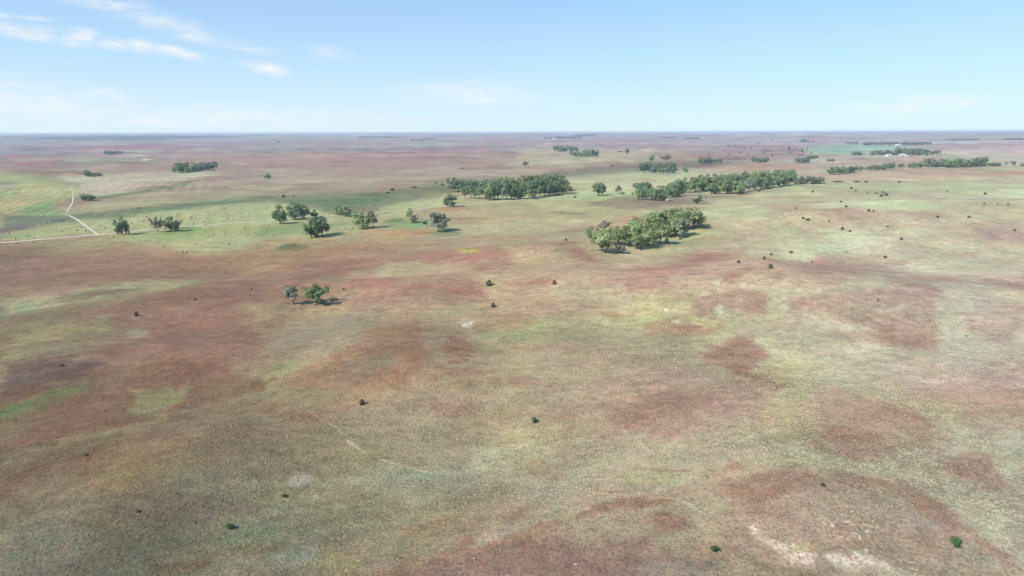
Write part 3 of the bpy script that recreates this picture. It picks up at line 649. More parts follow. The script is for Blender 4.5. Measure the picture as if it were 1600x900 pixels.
# ------------------------------------------------------------------ plants
def tube(V, F, a, b, ra, rb, k=5):
    a = np.array(a, float); b = np.array(b, float); d = b - a; d /= np.linalg.norm(d) + 1e-9
    e = np.cross(d, (0, 0, 1) if abs(d[2]) < .9 else (1, 0, 0)); e /= np.linalg.norm(e); g = np.cross(d, e); n = len(V)
    for c, r in ((a, ra), (b, rb)):
        for i in range(k):
            t = 2 * math.pi * i / k; V.append(c + r * (math.cos(t) * e + math.sin(t) * g))
    for i in range(k): F.append((n + i, n + (i + 1) % k, n + k + (i + 1) % k, n + k + i))
def tree_meshes(seed, fork=.16, n1=7, n2=5, spread=.40, flat=1.0, leaves=40, lean=0, size=.034, gap=.08, cr=.115):
    r = np.random.default_rng(seed); V, F = [], []; cen = []
    top = np.array([lean * .4, 0, fork]); tube(V, F, (0, 0, -.03), (lean * .1, .005, fork * .5), .040, .030, 6); tube(V, F, (lean * .1, .005, fork * .5), top, .030, .026, 6)
    for i in range(n1):
        th = 2 * math.pi * (i + r.uniform(-.35, .35)) / n1; out = r.uniform(.35, .85) * spread
        zz = fork + (1 - fork) * r.uniform(.14, .66) * flat + (0 if i else .12)
        mid = np.array([math.cos(th) * out + lean, math.sin(th) * out, zz])
        kn = (top + mid) / 2 + np.array([0, 0, -.02]); tube(V, F, top, kn, .019, .014, 4); tube(V, F, kn, mid, .014, .008, 4)
        for j in range(n2):
            if r.uniform() < gap: continue
            t2 = th + r.uniform(-1.3, 1.3); q = mid + np.array([math.cos(t2), math.sin(t2), 0]) * r.uniform(.04, .22) * spread / .4 + np.array([0, 0, r.uniform(-.14, .26)])
            q[2] = min(q[2], .93); tube(V, F, mid, q, .007, .003, 3); cen.append((q, r.uniform(.75, 1.25) * cr))
        cen.append((mid, cr * .9))
    for i in range(3):
        q = np.array([lean + r.uniform(-.12, .12), r.uniform(-.12, .12), r.uniform(.82, .93)]); tube(V, F, top, q, .014, .004, 3); cen.append((q, cr * 1.1))
    C_, W_ = [], []
    for q, rad in cen:
        n = int(leaves * (rad / cr) ** 2)
        u = r.normal(size=(n, 3)); u /= np.linalg.norm(u, axis=1)[:, None]; rr = rad * r.uniform(.35, 1.08, n) ** .6
        pp = q + u * rr[:, None] * np.array([1.15, 1.15, .85]); C_.append(pp); o_ = pp - np.array([lean, 0, .45]); o_ /= np.linalg.norm(o_, axis=1)[:, None]; W_.append(u * .55 + o_ * .65)
    return leafmesh(np.concatenate(C_), np.concatenate(W_), size, r), (V, F)
def leafmesh(C_, W_, size, r):
    n = len(C_); nrm = W_ * 1.0 + r.normal(size=(n, 3)) * .3 + np.array([0, 0, .35]); nrm /= np.linalg.norm(nrm, axis=1)[:, None]
    e = np.cross(nrm, r.normal(size=(n, 3))); e /= np.linalg.norm(e, axis=1)[:, None]; g = np.cross(nrm, e)
    s = size * r.uniform(.6, 1.35, n)[:, None]
    V = np.stack([C_ - e * s, C_ - g * s * .75, C_ + e * s, C_ + g * s * .75], 1).reshape(-1, 3)
    return V, np.arange(4 * n).reshape(-1, 4)
def cedar_mesh(seed, n=700):
    r = np.random.default_rng(seed); z = r.uniform(0, 1, n) ** 1.15
    rad = .5 * np.sqrt(np.clip(1 - (z * 1.15 - .3) ** 2 / .75, .01, 1)) * (1 + .14 * np.sin(z * 15 + seed)); th = r.uniform(0, 2 * math.pi, n)
    rr = rad * r.uniform(.7, 1.05, n); C_ = np.stack([np.cos(th) * rr, np.sin(th) * rr, z * .97 + .02], 1)
    W_ = np.stack([np.cos(th), np.sin(th), .5 + 0 * th], 1)
    return leafmesh(C_, W_, .055, r)
def shrub_mesh(seed, n=650, lobes=9):
    r = np.random.default_rng(seed); C_, W_ = [], []; V, F = [], []
    for i in range(lobes):
        th = r.uniform(0, 2 * math.pi); o = r.uniform(.05, .36); q = np.array([math.cos(th) * o, math.sin(th) * o, r.uniform(.3, .75)]); rad = r.uniform(.14, .24)
        tube(V, F, (q[0] * .2, q[1] * .2, -.1), q, .02, .008, 3)
        u = r.normal(size=(n // lobes, 3)); u /= np.linalg.norm(u, axis=1)[:, None]; p = q + u * rad * r.uniform(.4, 1.05, len(u))[:, None] * np.array([1, 1, 1.2]); p[:, 2] = np.clip(p[:, 2], .02, 1)
        C_.append(p); W_.append(u)
    return leafmesh(np.concatenate(C_), np.concatenate(W_), .05, r), (V, F)
KIND = {}
def reg(name, leaf, wood):
    lm = mesh_from(name + '_leaves', leaf[0], leaf[1], LEAF['green']); wm = mesh_from(name + '_wood', wood[0], wood[1], BARK) if wood else None
    if wood:
        nV = np.concatenate([leaf[0], np.array(wood[0])]); nF = [tuple(f) for f in leaf[1]] + [tuple(int(i) + len(leaf[0]) for i in f) for f in wood[1]]
        both = mesh_from(name, nV, nF, LEAF['green']); both.materials.append(BARK)
        mi = np.zeros(len(nF), np.int32); mi[len(leaf[1]):] = 1; both.polygons.foreach_set('material_index', mi)
    else: both = lm
    KIND[name] = (lm, wm, both)
for i, kw in enumerate([dict(), dict(n1=8, spread=.37, gap=.1), dict(fork=.17, n1=7, n2=6, spread=.42), dict(fork=.25, n1=7, n2=6, spread=.36, cr=.11)]):
    reg('round%d' % i, *tree_meshes(100 + i * 7, **kw))
for i in range(2): reg('open%d' % i, *tree_meshes(200 + i * 3, fork=.26, n1=6, n2=5, spread=.42, gap=.2, leaves=34, cr=.105))
reg('lean0', *tree_meshes(301, fork=.34, n1=6, n2=6, spread=.33, lean=-.14, gap=.1, cr=.11))
reg('spread0', *tree_meshes(305, fork=.24, n1=7, n2=6, spread=.45, flat=.85, gap=.15, cr=.105))
for i in range(3): reg('full%d' % i, *tree_meshes(400 + i * 5, fork=.10, n1=9, n2=6, spread=.37, leaves=34, cr=.115, gap=.05, flat=.85))
for i in range(2): reg('cedar%d' % i, cedar_mesh(500 + i), None)
for i in range(3): reg('shrub%d' % i, *shrub_mesh(600 + i))

MASS = []
def pick(kinds): return kinds[int(rng.integers(len(kinds)))]
ROUND = ['round0', 'round1', 'round2', 'round3', 'open0']; FULL = ['full0', 'full1', 'full2', 'round2', 'round3']; OPEN = ['open0', 'open1', 'round0', 'lean0']
def plant(px, py, h, w, kinds, leaf, label, group, name='cottonwood_tree', cat='tree', parts=None, rot=None):
    p, dep = ground_at(px, py); H_ = h * dep / FPX; W_ = w * dep / FPX / (.84 if cat == 'tree' else .95); H_ *= 1.07 if cat == 'tree' else 1
    k = pick(kinds)
    if group == 'MASS': MASS.append((p, W_, H_, k, rng.uniform(0, 6.28))); return None
    lm, wm, both = KIND[k]
    if parts is None: parts = h > 14 and wm is not None
    if parts:
        o = bpy.data.objects.new(name, None); COL.objects.link(o)
        c = link('crown', lm, o); t = link('trunk', wm, o); c.material_slots[0].link = 'OBJECT'; c.material_slots[0].material = LEAF[leaf]
    else:
        o = link(name, both); o.material_slots[0].link = 'OBJECT'; o.material_slots[0].material = LEAF[leaf]
    o.location = p; o.rotation_euler = (0, 0, rng.uniform(0, 6.28) if rot is None else rot); o.scale = (W_, W_, H_)
    o['label'] = label; o['category'] = cat
    if group: o['group'] = group
    return o
ORD = ('first second third fourth fifth sixth seventh eighth ninth tenth eleventh twelfth thirteenth fourteenth fifteenth sixteenth seventeenth eighteenth nineteenth twentieth '
       'twenty-first twenty-second twenty-third twenty-fourth twenty-fifth twenty-sixth twenty-seventh twenty-eighth twenty-ninth thirtieth thirty-first thirty-second thirty-third thirty-fourth').split()

# --- trees that stand singly or in small clumps
for a in [
 (459,475,29,24,['lean0'],'sage','greyish leaning cottonwood, smaller of the lone pair on the red slope','lone pair of trees on the red hillside',1.0),
 (495.5,476,31,36,['spread0'],'green','broad dark green cottonwood, larger of the lone pair on the red slope','lone pair of trees on the red hillside',.4),
 (191,367,27,22,['full0'],'dark','dense dark tree standing right on the edge of the pale track','trees beside the pale track',None),
 (247,363,23,17,['open0'],'brown','thin brownish tree with sparse crown just below the pale track','trees beside the pale track',None),
 (267,362,24,22,['full2'],'dark','dark green round tree next to the thin brownish one','trees beside the pale track',None),
 (278,357,13,12,['round0'],'dark','low dark tree behind the round one by the pale track','trees beside the pale track',None),
 (438,350,29,21,['full1'],'green','tall green cottonwood at the left end of the clump hiding the track','meadow trees beside the track',None),
 (461,343,28,26,['full0'],'dark','wide dark cottonwood in the middle of the clump hiding the track','meadow trees beside the track',None),
 (475,342,21,18,['full1'],'dark','dark rounded cottonwood at the right of the clump hiding the track','meadow trees beside the track',None),
 (490,340,12,12,['full2'],'dark','small round dark tree just beyond the end of the clump over the track','meadow trees beside the track',None),
 (486,372,32,24,['full2'],'green','tall bright green cottonwood, left of the trio below the track','trio of trees on the meadow below the track',None),
 (494,369,22,16,['open1'],'dark','slim dark tree in the middle of the trio below the track','trio of trees on the meadow below the track',None),
 (504,368,29,26,['round2'],'dark','dark open-crowned tree, right of the trio below the track','trio of trees on the meadow below the track',None),
 (529,336,16,16,['full0'],'green','green bushy tree, left one of the pair above the track','pair of trees above the track',None),
 (541,338,15,18,['full1'],'dark','darker bushy tree, right one of the pair above the track','pair of trees above the track',None),
 (567,357,27,28,['full2'],'green','big rounded green tree beside the bright green strip','pair of trees beside the green strip',None),
 (583,356,25,15,['open1'],'brown','narrow brownish tree leaning out of the big rounded one','pair of trees beside the green strip',None),
 (685,362,29,30,['round3'],'sage','single pale grey-green tree with wide crown at the meadow edge',None,None),
 (704,323,19,22,['full0'],'dark','dark tree alone in front of the left end of the middle wood',None,None),
 (935,306,20,20,['round3'],'green','leafy green tree alone in the gap between the two woods','trees in the gap between the woods',None),
 (942,305,17,10,['round0'],'dark','narrow dark tree right behind the leafy green one in the gap','trees in the gap between the woods',None),
 (966,303,13,9,['open0'],'dark','thin dark tree nearest the creek wood in the gap','trees in the gap between the woods',None),
 (418,280,9,11,['full1'],'dark','single dark bush-like tree alone on the plain beyond the meadow',None,None),
 (821,260,7.5,9,['round0'],'brown','single small brownish tree beyond the middle wood',None,None),
 (980,240,8,6,['full0'],'dark','small dark upright tree on the pale field below the skyline',None,None),
 (1018,253,10,9,['round3'],'green','round green tree standing just behind the dark creek clump',None,None),
 (1040,250,8.5,17,['full1'],'brown','wide brownish tree behind the right part of the creek clump',None,None),
 (1070,269,9,9,['full2'],'green','round tree alone at the right of the creek clump',None,None),
 (1583,259,7,7,['round0'],'brown','small dark tree second from the right end of the eastern creek row',None,None),
 (1598,260,6,8,['full1'],'brown','last dark tree of the eastern creek row at the picture edge',None,None),
 (1572,258,5,4,['round0'],'brown','tiny sparse tree just past the end of the eastern creek wood',None,None),
 (131,314,11,11,['full0'],'dark','left dark tree of the small clump beside the bend in the side track','clump beside the bend of the side track',None),
 (145,313.5,8,9,['round1'],'dark','right dark tree of the small clump beside the bend in the side track','clump beside the bend of the side track',None),
 (138,312.5,9,10,['full1'],'sage','pale middle tree of the small clump beside the bend in the side track','clump beside the bend of the side track',None),
]:
    plant(*a[:8], rot=a[8])
plant(645, 348, 13, 22, ['shrub0'], 'brown', 'wide greyish pink thicket below the track on the green strip', None, 'thicket', 'bush', parts=True)
plant(640, 338, 12, 10, ['full2'], 'green', 'small green tree rising behind the greyish pink thicket', None)
plant(662, 350, 6, 16, ['shrub1'], 'green', 'low green bush at the foot of the greyish pink thicket', None, 'green_bush', 'bush', parts=False)

# --- the open grove in the middle: each tree by its foot
GROVE = [(923.6,377.6,22,17,'green'),(944.6,361,15,14,'dark'),(940,394,32,29,'lime'),(956,381,24,18,'lime'),(965.6,383.5,28,19,'lime'),(970,396,13,14,'sage'),
 (984,383,34,26,'green'),(994.5,388.7,20,17,'green'),(1004,386,27,25,'green'),(1013,384,25,19,'lime'),(1022,380,31,22,'green'),(1032,380,27,24,'lime'),(1044,370,22,20,'sage'),
 (1055,370,27,25,'green'),(1063,371,29,23,'sage'),(1018,365,30,22,'lime'),(1031,362,29,25,'green'),(1044,361,31,24,'lime'),(1056,347,23,16,'green'),(1064,360,29,24,'green'),
 (1074,359,31,26,'lime'),(1084,358,31,24,'lime'),(1091,355,23,17,'sage'),(1015,352,17,13,'sage'),(1026,350,19,16,'green'),(1000,366,25,22,'lime'),(989,369,23,20,'green'),
 (1051,357,26,20,'gold'),(976,378,24,18,'lime'),(1037,371,24,18,'gold')]
GROVE = [(x, y, h * 1.03, w * 1.12, 'fresh' if lf == 'green' else lf) for x, y, h, w, lf in GROVE]
GROVE.sort(key=lambda t: t[0])
for i, (x, y, h, w, lf) in enumerate(GROVE):
    tone = {'fresh': 'mid green', 'dark': 'dark green', 'lime': 'yellow-green', 'sage': 'grey-green', 'gold': 'yellowing'}[lf]
    plant(x, y, h, w, ['round0', 'round1', 'round3', 'open0', 'round2'], lf, '%s cottonwood, %s from the left in the open grove' % (tone, ORD[i]), 'cottonwoods of the open grove')

# --- rows and woods: (points of the foot line, how many, height px, width px, leaves, kinds, where)
def row(pts, n, h, w, leaves, kinds, where, group, jy=.6, jh=.15, name='cottonwood_tree'):
    pts = np.array(pts, float); seg = np.hypot(*np.diff(pts, axis=0).T); cum = np.concatenate([[0], np.cumsum(seg)])
    for i in range(n):
        s = cum[-1] * (i + .5 + rng.uniform(-.28, .28)) / n
        x = np.interp(s, cum, pts[:, 0]); y = np.interp(s, cum, pts[:, 1]) + rng.uniform(-jy, jy)
        hg = 1.1 if ('middle wood' in group or 'creek wood' in group) else 1.0
        hh = hg * (h if not isinstance(h, tuple) else h[0] + (h[1] - h[0]) * i / max(1, n - 1)) * rng.uniform(1 - jh, 1 + jh)
        ww = w * rng.uniform(.85, 1.2); lf = pick(leaves)
        plant(x, y, hh, ww, kinds, lf, ('%s tree from the left %s' % (ORD[i], where)) if n > 1 else 'tree ' + where, group, name)
WM = 'trees of the middle wood above the track'
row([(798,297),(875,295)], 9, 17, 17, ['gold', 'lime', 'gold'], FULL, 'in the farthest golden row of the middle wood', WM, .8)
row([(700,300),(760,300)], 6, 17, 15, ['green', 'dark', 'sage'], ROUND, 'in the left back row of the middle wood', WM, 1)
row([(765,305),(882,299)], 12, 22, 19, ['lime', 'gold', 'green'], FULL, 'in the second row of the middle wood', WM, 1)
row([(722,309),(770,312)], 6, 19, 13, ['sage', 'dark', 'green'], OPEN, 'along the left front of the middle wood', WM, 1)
row([(758,313),(800,311.5),(850,307),(882,302)], 14, 22, 17, ['dark', 'dark', 'green'], FULL, 'in the shaded front row of the middle wood', WM, .6)  # dark leaves put the wood's shadow side into their colour
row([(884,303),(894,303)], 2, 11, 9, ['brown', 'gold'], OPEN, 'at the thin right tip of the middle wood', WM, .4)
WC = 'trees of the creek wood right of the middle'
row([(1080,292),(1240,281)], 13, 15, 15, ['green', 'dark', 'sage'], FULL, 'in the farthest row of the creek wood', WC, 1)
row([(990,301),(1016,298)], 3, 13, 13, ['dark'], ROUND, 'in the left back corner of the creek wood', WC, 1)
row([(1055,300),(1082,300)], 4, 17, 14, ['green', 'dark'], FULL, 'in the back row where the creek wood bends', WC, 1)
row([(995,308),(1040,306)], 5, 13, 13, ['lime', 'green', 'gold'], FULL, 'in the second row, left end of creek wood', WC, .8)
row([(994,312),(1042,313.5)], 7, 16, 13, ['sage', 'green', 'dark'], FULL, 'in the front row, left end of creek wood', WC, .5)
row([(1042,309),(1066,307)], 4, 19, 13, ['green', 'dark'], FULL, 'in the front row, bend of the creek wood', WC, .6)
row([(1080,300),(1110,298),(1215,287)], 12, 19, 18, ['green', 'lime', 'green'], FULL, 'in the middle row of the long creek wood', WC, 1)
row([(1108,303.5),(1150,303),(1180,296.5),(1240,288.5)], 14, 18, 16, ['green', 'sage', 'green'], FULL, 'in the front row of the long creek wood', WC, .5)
row([(1240,287.5),(1285,287)], 7, (12, 8), 11, ['sage', 'brown', 'green'], FULL, 'at the low thinning end of the creek wood', WC, .5)
row([(1003,270),(1056,271)], 7, 13, 11, ['dark', 'sage'], FULL, 'in the front row of the pale field clump', 'trees of the dark clump in the pale field', .7)
row([(1001,266),(1056,266)], 6, 12, 11, ['dark', 'sage', 'dark'], ROUND, 'in the back row of the pale field clump', 'trees of the dark clump in the pale field', .7)
WF = 'trees of the far groves'
row([(866,237),(902,237.5)], 8, 8, 7, ['dark', 'brown'], FULL, 'in the left half of the double far grove', WF, .4)
row([(891,243),(905,246)], 3, 8, 8, ['dark'], ROUND, 'at the near corner of the double far grove', WF, .4)
row([(908,245.5),(936,245)], 6, 11, 9, ['dark', 'green'], FULL, 'in the right half of the double far grove', WF, .4)
row([(1090,256.5),(1110,256)], 4, 9.5, 9, ['dark'], FULL, 'in the dark clump above the pink strip', WF, .4)
row([(1114,254),(1126,254)], 2, 5.5, 7, ['dark', 'sage'], FULL, 'right of the dark clump above the pink strip', 'MASS', .3)
row([(1177,252.5),(1187,255),(1199,252)], 5, 8, 8, ['dark', 'green'], FULL, 'in the round thicket over the pink strip', WF, .3)
row([(1243,255),(1262,254.5)], 4, 8, 8, ['dark', 'sage'], FULL, 'in the near clump beside the teal field', WF, .4)
row([(1260,250),(1275,248)], 3, 7, 8, ['dark', 'green'], FULL, 'in the far clump beside the teal field', WF, .4)
row([(1290,252),(1303,252)], 2, 3, 6, ['sage', 'dark'], FULL, 'in the low scrub on the pink strip', 'MASS', .2)
row([(272,270.5),(303,269)], 6, 14, 11, ['dark', 'green'], FULL, 'in the left half of the stubble field grove', 'trees of the dark grove past the stubble field', .6)
row([(300,267),(338,265.5)], 6, 12, 11, ['dark', 'sage'], FULL, 'in the right half of the stubble field grove', 'trees of the dark grove past the stubble field', .6)
row([(163,242),(178,242)], 3, 6, 7, ['dark'], FULL, 'in the small far grove on the pink plain', 'MASS', .2)
row([(181,241),(190,241)], 2, 5, 6, ['dark'], FULL, 'just right of the small far grove on the pink plain', 'MASS', .2)
row([(134,276.5),(143,276)], 2, 10, 10, ['dark'], FULL, 'in the dark clump at the stubble field corner', WF, .3)
row([(149,275.5),(158,275)], 2, 5.5, 7, ['sage', 'dark'], FULL, 'trailing off the dark clump by the stubble field', 'MASS', .2)
WE = 'trees of the eastern creek rows'
row([(1296,273),(1312,272.5),(1345,268)], 9, (11, 8), 9, ['dark', 'green'], FULL, 'in the near eastern creek row, left stretch', WE, .4)
row([(1353,267),(1398,264.5)], 8, (7, 10), 8, ['green', 'dark', 'green'], FULL, 'in the near eastern creek row, right stretch', WE, .4)
row([(1403,262),(1411,262)], 2, 6, 6, ['sage'], ROUND, 'in the gap between the eastern creek rows', 'MASS', .2)
row([(1419,262),(1440,262)], 4, 8, 8, ['green'], FULL, 'in the low left part of eastern creek wood', WE, .3)
row([(1442,261),(1515,261.5)], 13, 12, 10, ['green', 'sage', 'green'], FULL, 'in the tall stretch of the eastern creek wood', WE, .6)
row([(1515,260.5),(1542,260)], 5, 13, 9, ['dark', 'sage'], FULL, 'in the dark right part of eastern creek wood', WE, .4)
row([(1544,259.5),(1564,259.5)], 4, 5, 8, ['dark', 'green'], FULL, 'in the low tail of the eastern creek wood', 'MASS', .2)
row([(1330,243),(1346,243)], 3, 6, 7, ['dark', 'green'], FULL, 'in the clump left of the farmstead', 'MASS', .2)
row([(1360,243),(1398,243)], 7, 7.5, 8, ['dark', 'sage'], FULL, 'in the left half of the farmstead shelter trees', WE, .3)
row([(1400,241.5),(1450,243)], 9, 10, 9, ['dark', 'sage', 'dark'], FULL, 'in the right half of the farmstead shelter trees', WE, .3)
row([(1454,241.5),(1470,239.5)], 3, 4.5, 8, ['dark'], FULL, 'in the tail right of the farmstead trees', 'MASS', .1)
row([(1322,224.5),(1340,224.5)], 3, 3, 6, ['dark'], FULL, 'in the low scrub left of the dark shelterbelt', 'MASS', .1)
row([(1348,227),(1454,226.7)], 20, 5, 7, ['dark'], FULL, 'in the long dark shelterbelt beyond the teal field', 'MASS', .1, .08)
row([(1250,222.5),(1260,222)], 3, 4.5, 6, ['dark'], FULL, 'in the tiny clump above the teal field', 'MASS', .1)
row([(1480,219.5),(1530,219.5)], 10, 2.6, 6, ['dark'], FULL, 'in the thin far line right of the shelterbelt', 'MASS', .1)
row([(1567,218.5),(1600,218.5)], 6, 2.6, 6, ['dark'], FULL, 'in the thin far line at the right picture edge', 'MASS', .1)
row([(850,217),(908,216)], 12, 3, 6, ['dark'], FULL, 'in the far row by the white barn', 'MASS', .2)
row([(898,213.5),(930,212.5)], 6, 2.6, 7, ['dark'], FULL, 'in the farther row behind the white barn', 'MASS', .1)
row([(1070,217.5),(1092,217)], 4, 2.6, 7, ['dark'], FULL, 'in the small far line under the middle skyline', 'MASS', .1)
row([(1033,215.5),(1054,216)], 4, 1.7, 6, ['dark'], FULL, 'in the faint line under the middle skyline', 'MASS', .1)
row([(642,219.5),(680,218)], 7, 2.2, 5, ['dark'], FULL, 'in the scattered far line over the pink plain', 'MASS', .4)
row([(560,214.5),(620,214.5)], 8, 1.6, 8, ['dark'], FULL, 'in the faint blue line on the skyline', 'MASS', .1)
row([(432,222.5),(437,222.5)], 2, 2.4, 4, ['dark'], FULL, 'in the tiny far pair left of the middle', 'MASS', .1)

V = []; F = []; nv = 0
for p, W_, H_, k, rot in MASS:                  # the rows too far off to tell one tree from the next
    me = KIND[k][2]; co = np.empty(len(me.vertices) * 3, np.float32); me.vertices.foreach_get('co', co); co = co.reshape(-1, 3)
    lf = KIND[k][0]; n4 = len(lf.vertices) // 4; c_, s_ = math.cos(rot), math.sin(rot)
    q = co[:n4 * 4]; q = np.stack([(q[:, 0] * c_ - q[:, 1] * s_) * W_ + p.x, (q[:, 0] * s_ + q[:, 1] * c_) * W_ + p.y, q[:, 2] * H_ + p.z], 1)
    qq = q.reshape(-1, 4, 3)[::3]; ctr = qq.mean(1, keepdims=True); qq = ctr + (qq - ctr) * 1.8
    V.append(qq.reshape(-1, 3)); F.append(np.arange(len(qq) * 4).reshape(-1, 4) + nv); nv += len(qq) * 4
o = link('distant_trees', mesh_from('distant_trees', np.concatenate(V), np.concatenate(F), LEAF['dark'])); o['kind'] = 'stuff'
o['label'] = 'far shelterbelts and tree rows merging on the hazy plain'

# --- junipers and bushes dotted over the grass: (x, foot y, height px, width px, kind, label)
DOTS = [
 (566,632,9,8,'c','dark upright juniper on the red knoll slope below the middle'),(835,661,11,13,'b','green bush alone on the tan slope in the centre'),
 (357,825,8,17,'b','low green bush on the dark grass, lower left'),(443,777,7,10,'b','small round green bush between the two pale grass patches'),
 (1117,861,11,18,'b','green bush left of the bare sand streak'),(1491,853,15,25,'b','largest green bush, spreading, on the knoll at lower right'),
 (1285,759,6,10,'b','small green bush near the crest of the big red knoll'),(216,800,4,6,'c','tiny dark bush left of the low green bush'),
 (213.5,494,8,6,'c','dark juniper at the left end of the deep red slope'),(136,712,3,5,'c','tiny dark bush under the pale strip at the far lower left'),
 (305,469,3,4,'c','tiny juniper on the upper edge of the deep red slope'),(393,453,3,3,'c','tiny juniper high on the deep red slope near the pair of trees'),
 (97,572,4,5,'c','tiny dark juniper on the dark brown patch at the left'),(764,446,9,9,'c','round dark juniper at the tip of the red knoll, casting a shadow'),
 (771,480,7,7,'c','small juniper just below the round one at the red knoll'),(866,444,7,6,'c','small dark juniper on the thin red strip in the centre'),
 (537,453,3,3,'c','tiny dark juniper between the pair of trees and the red knoll'),(884.5,376,4,4,'c','small juniper above the red tongue left of the grove'),
 (1154,411,5,5,'c','left juniper of the three at the red strip right of the grove'),(1194,405,5,4,'c','upper juniper of the three at the red strip right of the grove'),
 (1204,419,7,7,'c','lower and largest juniper of the three right of the grove'),(1041.5,379,7,7,'c','black round juniper at the front edge of the open grove'),
 (1063,374,5,5,'c','dark juniper under the last trees at the front of the open grove'),(1002,391,3,4,'c','tiny bush at the foot of the open grove'),
 (898,309,2.6,4,'c','tiny dark bush at the end of the pale track'),(1090,318,9,17,'b','wide green bush below the bend of the creek wood'),(1094,314,11,9,'n','brownish taller bush in the wide green one under the creek wood'),
 (973,304,5,7,'n','low brown bush beside the thin dark tree in the gap'),(988.5,304,4,6,'n','low brown bush at the left foot of the creek wood'),
 (1330,295,3,4.5,'c','upper juniper of the pair nearest the creek wood tip'),(1337,299,2.6,3,'c','lower juniper of the pair nearest the creek wood tip'),
 (1314,316,2.6,3.4,'c','small juniper above the darker one on the right slope'),(1322,324,3.6,4.6,'c','darker juniper low on the pale right slope'),
 (1244,326,2,3.4,'c','tiny juniper alone left on the pale right slope'),(1255,342,3.4,4,'c','left juniper of the touching pair on the red slope'),
 (1262,344,2.8,6,'c','right wider juniper of the touching pair on the red slope'),(1295,346,2.4,3,'c','tiny juniper between the touching pair and the double pair'),
 (1316,359,4.6,4.6,'c','upper left juniper of the double pair over the pale hollow'),(1328,362,3,4.4,'c','lower right juniper of the double pair over the pale hollow'),
 (1357,330,3.2,4.6,'c','left juniper of the close pair on the right slope'),(1365,331,2.6,3.6,'c','right juniper of the close pair on the right slope'),
 (1387,355,2.4,3.4,'c','tiny juniper on the pale rim above the dark one'),(1408,374.5,3.8,5,'c','dark juniper on the small red patch of the right slope'),
 (1383,403,3.8,5,'c','dark juniper above the long red patch of the right slope'),(1236,395.5,4,5,'c','dark juniper on the pale hollow right of the grove'),
 (1205,398.5,3.4,4,'c','smaller juniper left of the pale hollow'),(1465,340,3,3.8,'c','juniper on the far right slope, left of two at one height'),
 (1514,340,3,4.6,'c','juniper on the far right slope, right of two at one height'),(1585,361,3.4,3.6,'c','juniper on the purple patch near the right edge'),
 (1539,304,3.6,4,'c','highest juniper on the far right slope'),(1538,319,2.6,3,'c','left juniper of the string of three near the right edge'),
 (1559,320,2.2,2.8,'c','middle juniper of the string of three near the right edge'),(1575,320,2.4,3.2,'c','right juniper of the string of three near the right edge'),
 (1480,300,1.8,3,'c','faint juniper on the slope under the eastern creek row'),(1405,285,2.6,4,'c','juniper on the skyline of the near right slope'),
 (1353,285,2.8,5,'c','juniper just past the tip of the creek scrub'),(1384,306,6,9,'n','broad bush in the middle of the bush cluster on the right slope'),
 (1377,307,4,5,'c','dark juniper at the lower left of the bush cluster'),(1379,301,2.6,3.4,'c','small juniper at the top of the bush cluster'),
 (1370,303,2.8,7,'n','low bush at the left of the bush cluster'),(1355,302.5,1.8,2.4,'c','tiny juniper left of the bush cluster'),
 (1269,410.5,2.4,3,'c','tiny juniper at the left of the long red patch'),(1322,394.5,1.8,2.4,'c','tiny juniper in the pale hollow right of the dark one'),
 (1372,470,2,2.8,'c','tiny juniper inside the big red patch of the right slope'),(1510,525.5,1.8,3,'c','tiny juniper in the pale grass right of the big red patch'),
 (1270,300.5,3,3.4,'c','small juniper on the near slope under the thinning creek wood'),(1185.5,300,2.8,3.2,'c','small juniper in the grass below the creek wood'),
 (443,308,4,6,'c','dark bush on the wetland strip above the meadow, left'),(613,298,4,6,'c','dark bush on the brown strip, left of two low thickets'),
 (604,301.5,2.4,11,'n','low flat thicket on the brown strip above the meadow'),(648,293.5,3,17,'n','long low thicket below the far end of the brown strip'),
 (692,290,4,9,'n','dark thicket touching the left tip of the middle wood'),(682,286.5,2,9,'n','thin thicket above the left tip of the middle wood'),
 (217,326,2.4,8,'n','dark low thicket on the wetland strip behind the roadside trees'),(98,345,1.6,7,'n','low thicket at the end of the dark wet strip beside the side track'),
 (721,263.5,1.8,6,'c','tiny dark bush on the pink plain beyond the middle wood'),(816,276.5,3,12,'n','low dark thicket peeping over the middle wood'),(850,274.5,4,7,'n','dark bush behind the golden crowns of the middle wood'),
 (972,237.5,2,14,'b','long low green thicket beside the small upright tree'),(458,307,2,6,'n','small thicket right of the wetland bush'),
 (735,302.5,3,5,'n','small bush under the thin left end of the middle wood'),(915.5,264,3,3.6,'n','small bush at the left of the dark brown strip'),(886,272,3,4,'n','small bush low on the dark brown strip'),
 (957,260.5,3.4,6,'n','small bush at the right of the dark brown strip'),(1338,284.5,2.4,14,'n','low scrub line at the tip of the creek wood'),(1308,284.5,2.2,22,'n','long low scrub between the creek wood and its tip'),
 (583.5,312.5,2,5,'n','dark bush, left of two on the wetland greenery'),(589,314,2.2,5,'n','dark bush, right of two on the wetland greenery'),
]
for x, y, h, w, k, lab in DOTS:
    if k == 'c': plant(x, y, h, w, ['cedar0', 'cedar1'], 'cedar', lab, 'junipers dotted over the grass', 'juniper', 'juniper', parts=False)
    elif k == 'b': plant(x, y, h, w, ['shrub0', 'shrub1', 'shrub2'], 'bush', lab, 'green bushes on the grass', 'green_bush', 'bush', parts=h > 7)
    else: plant(x, y, h, w, ['shrub0', 'shrub1', 'shrub2'], 'dark', lab, 'low thickets', 'thicket', 'bush', parts=False)
